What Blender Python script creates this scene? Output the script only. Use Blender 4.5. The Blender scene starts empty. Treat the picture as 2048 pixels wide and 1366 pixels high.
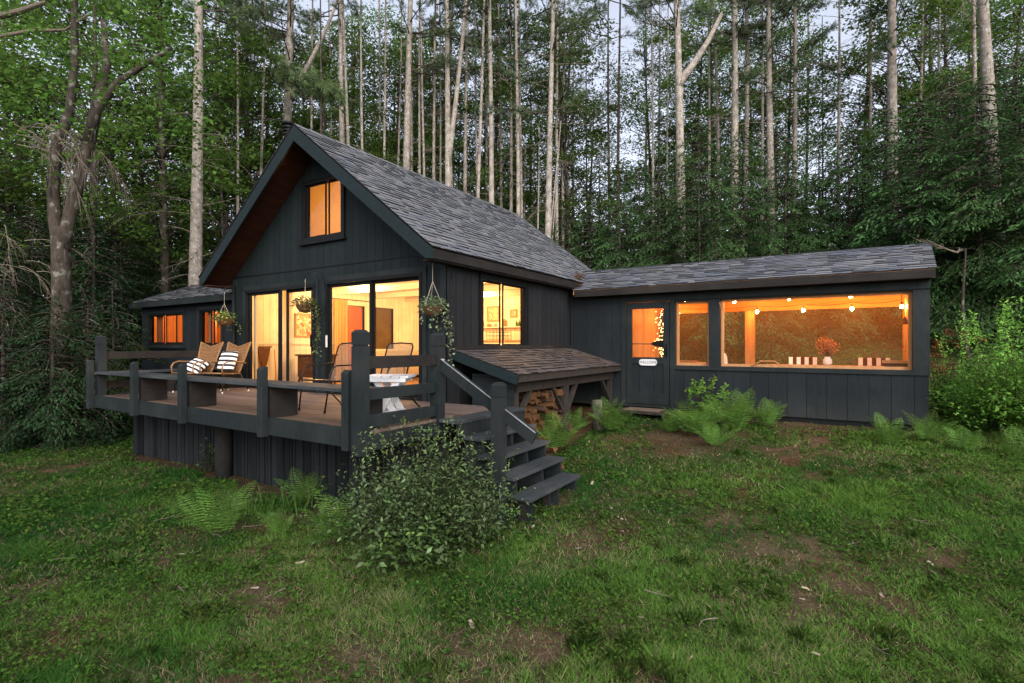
import bpy, math, random
import numpy as np
from mathutils import Vector, Matrix, noise as mnoise
random.seed(7); RNG = np.random.default_rng(11)
R = math.radians
SC = bpy.context.scene
SKY_S, SUN_S = 0.15, 0.85
COL = SC.collection
# ---------------------------------------------------------------- camera geometry (metres, deck floor is z = 0, cabin front right corner is x = y = 0)
FPX, CXP, HYP = 1032.0, 1024.0, 690.0
YAW = R(32.44)
CAM = np.array([5.266, -6.368, 0.92])
XD = (math.cos(YAW), -math.sin(YAW)); YD = (math.sin(YAW), math.cos(YAW))
def at(px, d):
    """ground-plan point seen in column px of the photograph at depth d"""
    u = (px - CXP) / FPX * d
    return (CAM[0] + u * XD[0] + d * XD[1], CAM[1] + u * YD[0] + d * YD[1])
def hz(py, d): return CAM[2] + (HYP - py) / FPX * d
def gz(x, y):
    s = np.clip(np.asarray(y, float) + 1.0, 0, 30)
    return -1.1 + 0.11 * s + 0.13 * np.clip(np.asarray(y, float) - 7.8, 0, 11) - 0.05 * np.exp(-s) + 0.03 * np.sin(np.asarray(x) * .9 + 1.3) * np.sin(np.asarray(y) * .7)
def gpt(px, py):
    """point of the lawn seen at pixel px, py"""
    lo, hi = 1.5, 60.0
    for _ in range(60):
        m = (lo + hi) / 2; x, y = at(px, m)
        if hz(py, m) > gz(x, y): lo = m
        else: hi = m
    x, y = at(px, lo); return (x, y, float(gz(x, y)))
# ---------------------------------------------------------------- materials
def newmat(name):
    m = bpy.data.materials.new(name); m.use_nodes = True
    nt = m.node_tree; nt.nodes.clear()
    o = nt.nodes.new('ShaderNodeOutputMaterial'); b = nt.nodes.new('ShaderNodeBsdfPrincipled')
    nt.links.new(b.outputs[0], o.inputs[0])
    return m, nt, b, o
def nd(nt, t, **kw):
    n = nt.nodes.new(t)
    for k, v in kw.items():
        if k.startswith('i_'):
            key = k[2:]; n.inputs[int(key) if key.isdigit() else key.replace('_', ' ')].default_value = v
        else: setattr(n, k, v)
    return n
def mixc(nt, fac, a, b, mode='MIX'):
    n = nt.nodes.new('ShaderNodeMix'); n.data_type = 'RGBA'; n.blend_type = mode
    for s, v in ((n.inputs[0], fac), (n.inputs[6], a), (n.inputs[7], b)):
        if hasattr(v, 'is_linked') or isinstance(v, bpy.types.NodeSocket): nt.links.new(v, s)
        elif isinstance(v, (int, float)): s.default_value = v
        else: s.default_value = (*v, 1.0)
    return n.outputs[2]
def mth(nt, op, a, b=None, clamp=False):
    n = nt.nodes.new('ShaderNodeMath'); n.operation = op; n.use_clamp = clamp
    for s, v in zip(n.inputs, (a, b)):
        if v is None: continue
        if isinstance(v, bpy.types.NodeSocket): nt.links.new(v, s)
        else: s.default_value = v
    return n.outputs[0]
def ramp(nt, v, p0, p1):
    n = nd(nt, 'ShaderNodeMapRange'); nt.links.new(v, n.inputs[0]); n.inputs[1].default_value = p0; n.inputs[2].default_value = p1; n.clamp = True
    return n.outputs[0]
def noise(nt, scale, detail=4, vec=None, stretch=None, rough=.55):
    n = nd(nt, 'ShaderNodeTexNoise'); n.inputs['Scale'].default_value = scale; n.inputs['Detail'].default_value = detail; n.inputs['Roughness'].default_value = rough
    if vec is None:
        vec = nd(nt, 'ShaderNodeTexCoord').outputs['Object']
    if stretch:
        mp = nd(nt, 'ShaderNodeMapping'); mp.inputs['Scale'].default_value = stretch; nt.links.new(vec, mp.inputs[0]); vec = mp.outputs[0]
    nt.links.new(vec, n.inputs['Vector']); return n.outputs[0]
def bump(nt, b, h, strength=.3, dist=.02):
    n = nd(nt, 'ShaderNodeBump'); n.inputs['Strength'].default_value = strength; n.inputs['Distance'].default_value = dist
    nt.links.new(h, n.inputs['Height']); nt.links.new(n.outputs[0], b.inputs['Normal'])
def mat(name, c1, c2=None, rough=.7, scale=8, stretch=None, attr=False, bmp=.25, metal=0, spec=.16, dirt=None):
    m, nt, b, o = newmat(name)
    n = noise(nt, scale, 5, stretch=stretch)
    c2 = c2 or tuple(x * .7 for x in c1)
    f = ramp(nt, n, .32, .68)
    col = mixc(nt, f, c1, c2)
    if dirt:
        n2 = noise(nt, 1.3, 6); col = mixc(nt, ramp(nt, n2, .45, .75), col, dirt)
    if attr:
        a = nd(nt, 'ShaderNodeAttribute', attribute_name='Col'); col = mixc(nt, 1.0, col, a.outputs[0], 'MULTIPLY')
    nt.links.new(col, b.inputs['Base Color'])
    b.inputs['Metallic'].default_value = metal; b.inputs['Specular IOR Level'].default_value = spec
    r = nd(nt, 'ShaderNodeMapRange'); nt.links.new(n, r.inputs[0]); r.inputs[3].default_value = max(0, rough - .12); r.inputs[4].default_value = min(1, rough + .12)
    nt.links.new(r.outputs[0], b.inputs['Roughness'])
    if bmp: bump(nt, b, n, bmp, .01)
    return m
def siding(name, c1, c2, pitch=.2, gap=.05, rough=.62, horizontal=False):
    """painted boards with grooves every pitch metres; grooves run along the wall"""
    m, nt, b, o = newmat(name)
    g = nd(nt, 'ShaderNodeNewGeometry'); sp = nd(nt, 'ShaderNodeSeparateXYZ'); nt.links.new(g.outputs['Position'], sp.inputs[0])
    sn = nd(nt, 'ShaderNodeSeparateXYZ'); nt.links.new(g.outputs['Normal'], sn.inputs[0])
    side = mth(nt, 'GREATER_THAN', mth(nt, 'ABSOLUTE', sn.outputs[0]), .6)
    if horizontal: c = sp.outputs[2]
    else:
        mx = nd(nt, 'ShaderNodeMix'); mx.data_type = 'FLOAT'; nt.links.new(side, mx.inputs[0]); nt.links.new(sp.outputs[0], mx.inputs[2]); nt.links.new(sp.outputs[1], mx.inputs[3]); c = mx.outputs[0]
    q = mth(nt, 'DIVIDE', mth(nt, 'ADD', c, 100.03), pitch); fr = mth(nt, 'FRACT', q); cell = mth(nt, 'FLOOR', q)
    groove = mth(nt, 'LESS_THAN', fr, gap)
    wn = nd(nt, 'ShaderNodeTexWhiteNoise', noise_dimensions='1D'); nt.links.new(cell, wn.inputs['W'])
    st = (1, 1, .12) if not horizontal else (.12, .12, 1)
    grain = noise(nt, 38, 6, g.outputs['Position'], st); big = noise(nt, 1.6, 5, g.outputs['Position'])
    col = mixc(nt, ramp(nt, grain, .3, .7), c1, c2)
    col = mixc(nt, mth(nt, 'MULTIPLY', wn.outputs[0], .35), col, tuple(min(1, x * 1.5) for x in c1))
    col = mixc(nt, mth(nt, 'MULTIPLY', ramp(nt, big, .5, .8), .45), col, tuple(x * 1.9 for x in c1))
    splash = mth(nt, 'MULTIPLY', ramp(nt, mth(nt, 'ADD', sp.outputs[2], mth(nt, 'MULTIPLY', big, -.7)), -.30, -.85), .55)
    col = mixc(nt, splash, col, tuple(x * y for x, y in zip(c1, (2.6, 2.4, 1.7))))
    col = mixc(nt, mth(nt, 'MULTIPLY', ramp(nt, noise(nt, 9, 5, g.outputs['Position'], (1, 1, .12)), .58, .74), .4), col, tuple(x * .45 for x in c1))
    col = mixc(nt, groove, col, tuple(x * .12 for x in c1))
    nt.links.new(col, b.inputs['Base Color'])
    r = nd(nt, 'ShaderNodeMapRange'); nt.links.new(grain, r.inputs[0]); r.inputs[3].default_value = rough - .15; r.inputs[4].default_value = rough + .2
    nt.links.new(r.outputs[0], b.inputs['Roughness']); b.inputs['Specular IOR Level'].default_value = .13
    h = mth(nt, 'SUBTRACT', mth(nt, 'MULTIPLY', grain, .25), groove); bump(nt, b, h, .5, .008)
    return m
def leafmat(name, base, trans=.35, rough=.55, vary=.35, spec=.12):
    m, nt, b, o = newmat(name)
    a = nd(nt, 'ShaderNodeAttribute', attribute_name='Col'); oi = nd(nt, 'ShaderNodeObjectInfo')
    c = mixc(nt, 1.0, base, a.outputs[0], 'MULTIPLY')
    hs = nd(nt, 'ShaderNodeHueSaturation'); nt.links.new(c, hs.inputs['Color'])
    v = nd(nt, 'ShaderNodeMapRange'); nt.links.new(oi.outputs['Random'], v.inputs[0]); v.inputs[3].default_value = 1 - vary; v.inputs[4].default_value = 1 + vary
    nt.links.new(v.outputs[0], hs.inputs['Value'])
    h2 = nd(nt, 'ShaderNodeMapRange'); nt.links.new(oi.outputs['Random'], h2.inputs[0]); h2.inputs[3].default_value = .485; h2.inputs[4].default_value = .51
    nt.links.new(h2.outputs[0], hs.inputs['Hue'])
    nt.links.new(hs.outputs[0], b.inputs['Base Color']); b.inputs['Roughness'].default_value = rough; b.inputs['Specular IOR Level'].default_value = spec
    t = nd(nt, 'ShaderNodeBsdfTranslucent'); nt.links.new(hs.outputs[0], t.inputs[0])
    mx = nd(nt, 'ShaderNodeMixShader'); mx.inputs[0].default_value = trans
    nt.links.new(b.outputs[0], mx.inputs[1]); nt.links.new(t.outputs[0], mx.inputs[2]); nt.links.new(mx.outputs[0], o.inputs[0])
    return m
def barkmat(name, c1, c2, crack, lichen=None, scale=9):
    m, nt, b, o = newmat(name)
    tc = nd(nt, 'ShaderNodeTexCoord').outputs['Object']
    n = noise(nt, scale, 6, tc, (1, 1, .28), .65); n2 = noise(nt, scale * .35, 4, tc); n3 = noise(nt, scale * 3, 5, tc, (1, 1, .35))
    col = mixc(nt, ramp(nt, n2, .35, .65), c1, c2)
    if lichen: col = mixc(nt, ramp(nt, noise(nt, scale * .6, 6, tc), .56, .64), col, lichen)
    col = mixc(nt, ramp(nt, n, .44, .3), col, crack)
    col = mixc(nt, mth(nt, 'MULTIPLY', ramp(nt, n3, .5, .3), .6), col, crack)
    nt.links.new(col, b.inputs['Base Color']); b.inputs['Roughness'].default_value = .85; b.inputs['Specular IOR Level'].default_value = .2
    bump(nt, b, mth(nt, 'ADD', n, mth(nt, 'MULTIPLY', n3, .5)), .8, .03)
    return m
def glassmat(name, tint=(1, 1, 1), refl=1.0):
    m, nt, b, o = newmat(name); nt.nodes.remove(b)
    t = nd(nt, 'ShaderNodeBsdfTransparent'); t.inputs[0].default_value = (*tint, 1)
    g = nd(nt, 'ShaderNodeBsdfGlossy'); g.inputs['Roughness'].default_value = .02
    f = nd(nt, 'ShaderNodeFresnel'); f.inputs[0].default_value = 1.45
    mx = nd(nt, 'ShaderNodeMixShader'); nt.links.new(mth(nt, 'MULTIPLY', f.outputs[0], refl), mx.inputs[0]); nt.links.new(t.outputs[0], mx.inputs[1]); nt.links.new(g.outputs[0], mx.inputs[2]); nt.links.new(mx.outputs[0], o.inputs[0])
    return m
def screenmat(name, col, cover):
    m, nt, b, o = newmat(name); nt.nodes.remove(b)
    t = nd(nt, 'ShaderNodeBsdfTransparent'); d = nd(nt, 'ShaderNodeBsdfDiffuse'); d.inputs[0].default_value = (*col, 1)
    tl = nd(nt, 'ShaderNodeBsdfTranslucent'); tl.inputs[0].default_value = (*col, 1)
    ad = nd(nt, 'ShaderNodeMixShader'); ad.inputs[0].default_value = .45; nt.links.new(d.outputs[0], ad.inputs[1]); nt.links.new(tl.outputs[0], ad.inputs[2])
    mx = nd(nt, 'ShaderNodeMixShader')
    tc = nd(nt, 'ShaderNodeTexCoord').outputs['Object']
    nz = noise(nt, 2.5, 4, tc); fr = nd(nt, 'ShaderNodeMapRange'); nt.links.new(nz, fr.inputs[0]); fr.inputs[3].default_value = cover; fr.inputs[4].default_value = cover
    nt.links.new(fr.outputs[0], mx.inputs[0]); nt.links.new(t.outputs[0], mx.inputs[1]); nt.links.new(ad.outputs[0], mx.inputs[2]); nt.links.new(mx.outputs[0], o.inputs[0])
    return m
def emat(name, col, s):
    m, nt, b, o = newmat(name); nt.nodes.remove(b)
    e = nd(nt, 'ShaderNodeEmission'); e.inputs[0].default_value = (*col, 1); e.inputs[1].default_value = s; nt.links.new(e.outputs[0], o.inputs[0]); return m

M = {}
M['siding'] = siding('dark_siding', (.0115, .0168, .0178), (.0082, .0122, .0133))
M['siding_side'] = siding('dark_siding_side', (.0155, .0170, .0185), (.011, .0125, .0138), pitch=.205, gap=.055)
M['siding_wide'] = siding('dark_siding_wide', (.0125, .0160, .0185), (.009, .012, .0142), pitch=.31, gap=.03)
M['paint'] = mat('slate_paint', (.0138, .0192, .0202), (.0088, .0126, .0136), .6, 26, (1, 1, .25), bmp=.35, dirt=(.026, .029, .029))
M['paint_brown'] = mat('weathered_brown_paint', (.019, .0165, .015), (.0115, .0105, .010), .75, 22, (.3, .3, 1), bmp=.4, dirt=(.03, .026, .022))
M['trim'] = mat('dark_trim', (.0085, .0095, .010), (.0055, .0065, .007), .5, 30, bmp=.15)
M['rake'] = mat('blue_green_paint', (.0115, .0205, .0225), (.0085, .0145, .0165), .55, 24, (.4, .4, 1), bmp=.3)
M['soffit'] = mat('brown_soffit', (.055, .020, .009), (.03, .011, .005), .8, 10, (1, .2, 1))  # orange light under the gable peak put into the base colour
M['shingle'] = mat('asphalt_shingle', (.145, .150, .158), (.108, .112, .120), .92, 90, attr=True, bmp=.5, spec=.2)
M['shingle_brown'] = mat('worn_shingle', (.095, .086, .082), (.062, .058, .056), .95, 60, attr=True, bmp=.5, spec=.15, dirt=(.10, .075, .055))
M['deck'] = mat('weathered_decking', (.135, .10, .085), (.08, .062, .054), .7, 30, (.06, 1, 1), attr=True, bmp=.5)
M['steptop'] = mat('worn_step_paint', (.038, .045, .050), (.022, .028, .031), .6, 24, (1, .1, 1), bmp=.4, dirt=(.066, .068, .068))
M['skirt'] = mat('skirt_boards', (.0125, .015, .0168), (.0075, .009, .0105), .8, 18, (1, 1, .1), attr=True, bmp=.5)
M['wood_grey'] = mat('grey_timber', (.036, .031, .027), (.020, .0175, .015), .85, 20, (1, 1, .15), bmp=.6)
M['concrete'] = mat('concrete', (.018, .0175, .016), (.012, .0115, .011), .9, 14)
M['black'] = mat('black_metal', (.012, .012, .013), (.008, .008, .009), .45, 20, metal=.4)
M['glass'] = glassmat('window_glass', (.97, .97, .95))
M['screen'] = screenmat('insect_screen', (.42, .22, .08), .13)  # orange mesh colour holds the amber haze of the bulbs
M['screen_back'] = screenmat('back_insect_screen', (.62, .30, .09), .17)  # back mesh likewise: lit haze painted into its orange colour
M['iwall'] = siding('cream_panelling', (.78, .70, .58), (.72, .64, .52), pitch=.16, gap=.03, rough=.6)
M['iceil'] = mat('cream_ceiling', (.8, .74, .64), (.76, .7, .6), .8, 6)
M['ifloor'] = mat('plank_floor', (.30, .17, .085), (.22, .12, .06), .45, 20, (.08, 1, 1))
M['pine'] = siding('orange_pine_boards', (.62, .33, .15), (.5, .25, .10), pitch=.14, gap=.04, rough=.5)
M['pinewood'] = mat('pine_timber', (.55, .30, .14), (.40, .20, .085), .6, 12, (1, 1, .12), bmp=.3)
M['pinebeam'] = mat('pine_beam', (.60, .30, .12), (.42, .19, .07), .6, 10, (.1, 1, 1), bmp=.3)
M['loft'] = mat('loft_plaster', (.72, .55, .33), (.66, .5, .3), .8, 3)
M['reddoor'] = mat('red_brown_door', (.42, .13, .06), (.36, .11, .05), .5, 14, (1, 1, .1))
M['white'] = mat('white_paint', (.60, .60, .60), (.56, .56, .565), .5, 40, bmp=.1)
M['lit_edge'] = mat('painted_lit_edge', (.36, .37, .39), (.20, .205, .22), .5, 14)  # pale tone paints the light catching the handrail's top edge
M['rattan'] = mat('rattan', (.30, .165, .07), (.19, .095, .04), .55, 40)
M['cord'] = mat('tan_cord', (.20, .16, .115), (.13, .105, .08), .8, 50)
M['bronze'] = mat('dark_bronze_tube', (.03, .022, .018), (.02, .016, .013), .4, 20, metal=.5)
M['rubber'] = mat('rubber_foot', (.015, .015, .015), None, .8)
M['rubber_w'] = mat('pale_foot', (.6, .58, .55), None, .7)
M['rope'] = mat('rope', (.42, .35, .26), (.3, .24, .17), .9, 60)
M['coco'] = mat('coco_fibre', (.16, .085, .04), (.09, .045, .02), .95, 50, bmp=.8)
M['soil'] = mat('leaf_litter', (.055, .034, .022), (.03, .018, .012), .95, 20, bmp=.8)
M['log'] = mat('split_wood', (.115, .056, .023), (.06, .028, .012), .8, 14, bmp=.5, attr=True)
M['logbark'] = mat('log_bark', (.05, .034, .024), (.025, .017, .012), .9, 20, bmp=.9)
M['fabric'] = mat('sofa_fabric', (.6, .5, .38), (.52, .43, .32), .9, 30)
M['curtain'] = mat('ochre_curtain', (.52, .33, .15), (.45, .28, .12), .9, 12, (1, 1, .1))
M['iron'] = mat('brown_cast_iron', (.13, .055, .025), (.09, .04, .02), .6, 14)
M['bulb'] = emat('warm_bulb', (1, .40, .085), 820)
M['fairy'] = emat('fairy_light', (1, .55, .2), 14)
M['leaf'] = leafmat('maple_leaf', (.105, .185, .038), .5)
M['leafbright'] = leafmat('bright_leaf', (.108, .215, .042), .45)
M['hemlock'] = leafmat('hemlock_needle', (.050, .105, .033), .35, vary=.35)
M['hemlock_dark'] = leafmat('hemlock_painted_shade', (.017, .038, .014), .3, vary=.3)  # darker copy of the hemlock needles, tree shade painted into the colour
M['needle'] = leafmat('pine_needle', (.105, .15, .07), .35, vary=.25)
M['shrub'] = leafmat('shrub_leaf', (.070, .118, .042), .25, .4, .1, .3)
M['fern'] = leafmat('fern_leaf', (.088, .180, .034), .3, .6, .5)
M['vine'] = leafmat('vine_leaf', (.19, .26, .14), .3, .5, .15)
M['grass'] = leafmat('grass_blade', (1, 1, 1), .35, .7, .0, .05)
M['redleaf'] = leafmat('rust_leaf', (.30, .085, .035), .3)
M['farwood'] = leafmat('far_foliage', (.035, .062, .028), .3, vary=.2)
M['dryleaf'] = leafmat('dry_leaf', (.30, .25, .19), .15, .8, .3)
M['bark'] = barkmat('grey_bark', (.33, .285, .24), (.18, .155, .125), (.04, .032, .025), (.38, .37, .32), 16)
M['barkdark'] = barkmat('dark_bark', (.065, .052, .041), (.034, .027, .021), (.010, .008, .006), (.15, .15, .12), 8)
M['logend'] = barkmat('old_birch_bark', (.13, .115, .10), (.08, .07, .06), (.02, .016, .012), (.16, .15, .13), 12)
M['birch'] = barkmat('pale_bark', (.40, .355, .30), (.23, .20, .165), (.05, .042, .033), (.40, .38, .33), 15)
M['twig'] = mat('dead_twig', (.20, .165, .13), (.12, .095, .075), .9, 12, bmp=0)
M['stem'] = mat('green_brown_stem', (.030, .024, .015), (.018, .014, .01), .8, 20, bmp=0)

# ---------------------------------------------------------------- mesh builder
class MB:
    def __init__(s): s.v = []; s.f = []; s.c = []; s.n = 0; s.big = []
    def add(s, V, F, col=(1, 1, 1)):
        s.v.extend([tuple(p) for p in V]); s.f.extend([tuple(i + s.n for i in f) for f in F]); s.c.extend([col] * len(V)); s.n += len(V)
    def box(s, x0, x1, y0, y1, z0, z1, col=(1, 1, 1)):
        V = [(x0, y0, z0), (x1, y0, z0), (x1, y1, z0), (x0, y1, z0), (x0, y0, z1), (x1, y0, z1), (x1, y1, z1), (x0, y1, z1)]
        s.add(V, [(0, 3, 2, 1), (4, 5, 6, 7), (0, 1, 5, 4), (1, 2, 6, 5), (2, 3, 7, 6), (3, 0, 4, 7)], col)
    def bar(s, a, b, w, h, up=(0, 0, 1), col=(1, 1, 1)):
        a, b = Vector(a), Vector(b); d = (b - a).normalized(); u = Vector(up); sd = d.cross(u)
        if sd.length < 1e-4: sd = d.cross(Vector((1, 0, 0)))
        sd.normalize(); u = sd.cross(d); sd = sd * w / 2; u = u * h / 2
        V = [a - sd - u, a + sd - u, a + sd + u, a - sd + u, b - sd - u, b + sd - u, b + sd + u, b - sd + u]
        s.add(V, [(0, 1, 2, 3), (7, 6, 5, 4), (0, 4, 5, 1), (1, 5, 6, 2), (2, 6, 7, 3), (3, 7, 4, 0)], col)
    def tube(s, P, r, n=6, col=(1, 1, 1), cap=True):
        P = [Vector(p) for p in P]; k = len(P)
        rr = [r] * k if isinstance(r, (int, float)) else list(r)
        V = []; t0 = (P[1] - P[0]).normalized(); nrm = t0.orthogonal().normalized()
        for i, p in enumerate(P):
            t = (P[min(i + 1, k - 1)] - P[max(i - 1, 0)])
            t = t.normalized() if t.length > 1e-9 else t0
            nrm = (nrm - t * nrm.dot(t)); nrm = nrm.normalized() if nrm.length > 1e-6 else t.orthogonal().normalized()
            bn = t.cross(nrm)
            for j in range(n):
                a = 2 * math.pi * j / n; V.append(p + (nrm * math.cos(a) + bn * math.sin(a)) * rr[i])
        F = [(i * n + j, i * n + (j + 1) % n, (i + 1) * n + (j + 1) % n, (i + 1) * n + j) for i in range(k - 1) for j in range(n)]
        if cap: F += [tuple(range(n - 1, -1, -1)), tuple((k - 1) * n + j for j in range(n))]
        s.add(V, F, col)
    def lathe(s, c, prof, n=20, col=(1, 1, 1)):
        V = []; k = len(prof)
        for r, z in prof:
            for j in range(n):
                a = 2 * math.pi * j / n; V.append((c[0] + r * math.cos(a), c[1] + r * math.sin(a), c[2] + z))
        F = [(i * n + j, i * n + (j + 1) % n, (i + 1) * n + (j + 1) % n, (i + 1) * n + j) for i in range(k - 1) for j in range(n)]
        F += [tuple(range(n - 1, -1, -1)), tuple((k - 1) * n + j for j in range(n))]
        s.add(V, F, col)
    def prism(s, poly, ext, col=(1, 1, 1)):
        """polygon (3-D points) extruded by vector ext"""
        n = len(poly); e = Vector(ext); V = [Vector(p) for p in poly] + [Vector(p) + e for p in poly]
        s.add(V, [tuple(range(n - 1, -1, -1)), tuple(range(n, 2 * n))] + [(i, (i + 1) % n, n + (i + 1) % n, n + i) for i in range(n)], col)
    def mesh(s, name, m, org=(0, 0, 0), smooth=False, bevel=0):
        me = bpy.data.meshes.new(name)
        ox, oy, oz = org
        me.from_pydata([(x - ox, y - oy, z - oz) for x, y, z in s.v], [], s.f); me.update()
        a = me.attributes.new('Col', 'FLOAT_COLOR', 'POINT')
        a.data.foreach_set('color', np.c_[np.array(s.c, np.float32).reshape(-1, 3), np.ones(s.n, np.float32)].ravel())
        if smooth: me.polygons.foreach_set('use_smooth', [True] * len(me.polygons))
        me.materials.append(m); return me
def npmesh(name, V, k, m, C, smooth=False):
    """V: (n*k,3) vertices of n separate k-gons"""
    n = len(V) // k; me = bpy.data.meshes.new(name)
    me.vertices.add(n * k); me.vertices.foreach_set('co', V.astype(np.float32).ravel())
    me.loops.add(n * k); me.loops.foreach_set('vertex_index', np.arange(n * k, dtype=np.int32))
    me.polygons.add(n); me.polygons.foreach_set('loop_start', np.arange(0, n * k, k, dtype=np.int32))
    me.update(calc_edges=True)
    a = me.attributes.new('Col', 'FLOAT_COLOR', 'POINT'); C = np.repeat(C, k, axis=0) if len(C) == n else C
    a.data.foreach_set('color', np.c_[C, np.ones(len(C))].astype(np.float32).ravel())
    me.materials.append(m); me.validate(); return me
ORG = {}
def thing(name, label, cat, loc=(0, 0, 0), rz=0, group=None):
    o = bpy.data.objects.new(name, None); COL.objects.link(o); o.location = loc; o.rotation_euler = (0, 0, rz); o.empty_display_size = .2
    o['label'] = label; o['category'] = cat
    if group: o['group'] = group
    ORG[o.name] = loc if rz == 0 else (0, 0, 0)
    return o
def tag(o, label, cat, group=None):
    o['label'] = label; o['category'] = cat
    if group: o['group'] = group
    return o
def link(name, me, parent=None, label=None):
    o = bpy.data.objects.new(name, me); COL.objects.link(o)
    if parent is not None: o.parent = parent
    if label: o['label'] = label
    return o
def part(name, mb, m, parent=None, label=None, smooth=False, bevel=0, local=False):
    """link a builder as one mesh; coordinates are world unless local (the parent's own frame)"""
    org = (0, 0, 0)
    if parent is not None and not local:
        q = parent
        while q.parent is not None: q = q.parent
        org = ORG.get(q.name, (0, 0, 0))
    o = link(name, mb.mesh(name, m, org, smooth), parent, label)
    if bevel:
        b = o.modifiers.new('edge', 'BEVEL'); b.width = bevel; b.segments = 2; b.limit_method = 'ANGLE'
    return o
def single(name, mb, m, label, cat, base, group=None, smooth=False, bevel=0):
    o = link(name, mb.mesh(name, m, base, smooth)); o.location = base; tag(o, label, cat, group)
    if bevel:
        b = o.modifiers.new('edge', 'BEVEL'); b.width = bevel; b.segments = 2; b.limit_method = 'ANGLE'
    return o
def dup(root, loc, rz=0, scale=None, label=None, group=None):
    r = root.copy(); COL.objects.link(r); r.location = loc; r.rotation_euler = (0, 0, rz)
    if scale is not None: r.scale = (scale,) * 3 if isinstance(scale, (int, float)) else scale
    if label: r['label'] = label
    if group: r['group'] = group
    for ch in list(root.children):
        c = ch.copy(); COL.objects.link(c); c.parent = r
        for g in ch.children:
            d = g.copy(); COL.objects.link(d); d.parent = c
    return r
# ---------------------------------------------------------------- wall with openings
def wall(mb, mapf, us, z0, ztop, holes, th, u_extra=()):
    """mapf(u, z, w) -> point; w = 0 outside face, th inside face. ztop: function of u."""
    U = sorted(set(list(us) + [h[0] for h in holes] + [h[1] for h in holes] + list(u_extra)))
    for a, b in zip(U[:-1], U[1:]):
        hs = sorted([h for h in holes if h[0] <= a + 1e-6 and h[1] >= b - 1e-6], key=lambda h: h[2])
        zb = z0; segs = []
        for h in hs: segs.append(((zb, zb), (h[2], h[2]))); zb = h[3]
        segs.append(((zb, zb), (ztop(a), ztop(b))))
        for (la, lb), (ta, tb) in segs:
            if max(ta - la, tb - lb) < 1e-4: continue
            for w in (0, th): mb.add([mapf(a, la, w), mapf(b, lb, w), mapf(b, tb, w), mapf(a, ta, w)], [(0, 1, 2, 3)] if w == 0 else [(3, 2, 1, 0)])
    for a, b, c, d in holes:
        for (p, q) in (((a, c), (b, c)), ((b, c), (b, d)), ((b, d), (a, d)), ((a, d), (a, c))):
            mb.add([mapf(*p, 0), mapf(*q, 0), mapf(*q, th), mapf(*p, th)], [(0, 1, 2, 3)])
    a, b = U[0], U[-1]
    for u in (a, b): mb.add([mapf(u, z0, 0), mapf(u, ztop(u), 0), mapf(u, ztop(u), th), mapf(u, z0, th)], [(0, 1, 2, 3)])
fY = lambda Y, s=1: (lambda u, z, w: (u, Y + s * w, z))        # wall along x, facing -y
fX = lambda X, s=-1: (lambda u, z, w: (X + s * w, u, z))       # wall along y, facing +x
EXPO = .125
def shingles(mb, P, rows, lim, tw=.24, tint=None, lift=.020):
    """P(u, v) -> (point, normal) on the slope, v upslope metres; lim(v) -> (u0, u1)"""
    ex = EXPO
    tint = tint or [(.84, .88, .92), (1.0, 1.0, 1.0), (1.06, 1.05, 1.03), (.78, .83, .90), (.94, .95, .95), (1.10, 1.08, 1.05), (.74, .80, .87)]
    for r in range(rows):
        v0, v1 = r * ex, (r + 1) * ex + .02
        u0, u1 = lim(min(v0 + ex / 2, rows * ex)); u = u0 - random.random() * tw
        while u < u1:
            w = tw * random.choice((.45, .6, .8, 1.0, 1.15)); a, b = max(u, u0), min(u + w - .004, u1); u += w
            if b - a < .01: continue
            l = lift + random.choice((-.008, 0, .008)) ; t = random.choice(tint); k = random.uniform(.85, 1.12); c = tuple(x * k for x in t)
            N = P(a, v0)[1]; g = lambda uu, vv, h: Vector(P(uu, vv)[0]) + N * h
            dv = random.uniform(-.004, .004)
            V = [g(a, v0 + dv, .001), g(b, v0 + dv, .001), g(b, v0 + dv, l), g(a, v0 + dv, l), g(b, v1, .004), g(a, v1, .004)]
            mb.add(V[2:6], [(1, 0, 2, 3)], c)
            mb.add(V, [(0, 1, 2, 3), (1, 4, 2), (0, 3, 5)], tuple(q * .34 for q in c))  # lip faces darkened to paint the shadow lines between courses
def slope_fn(O, U, V):
    O, U, V = Vector(O), Vector(U).normalized(), Vector(V).normalized(); N = U.cross(V).normalized()
    if N.z < 0: N = -N
    return lambda u, v: (O + U * u + V * v, N)
def frame(mb, axis, u0, u1, z0, z1, w0, w1, t, tb=None, tt=None):
    """rectangular frame, axis 'x' (in a wall along x, depth in y w0..w1) or 'y'"""
    tb = t if tb is None else tb; tt = t if tt is None else tt
    B = (lambda a, b, c, d: mb.box(a, b, w0, w1, c, d)) if axis == 'x' else (lambda a, b, c, d: mb.box(w0, w1, a, b, c, d))
    B(u0, u0 + t, z0, z1); B(u1 - t, u1, z0, z1); B(u0 + t, u1 - t, z0, z0 + tb); B(u0 + t, u1 - t, z1 - tt, z1)
def pane(name, axis, u0, u1, z0, z1, w, parent):
    mb = MB()
    if axis == 'x': mb.add([(u0, w, z0), (u1, w, z0), (u1, w, z1), (u0, w, z1)], [(0, 1, 2, 3)])
    else: mb.add([(w, u0, z0), (w, u1, z0), (w, u1, z1), (w, u0, z1)], [(0, 1, 2, 3)])
    return part(name, mb, M['glass'], parent)
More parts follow.
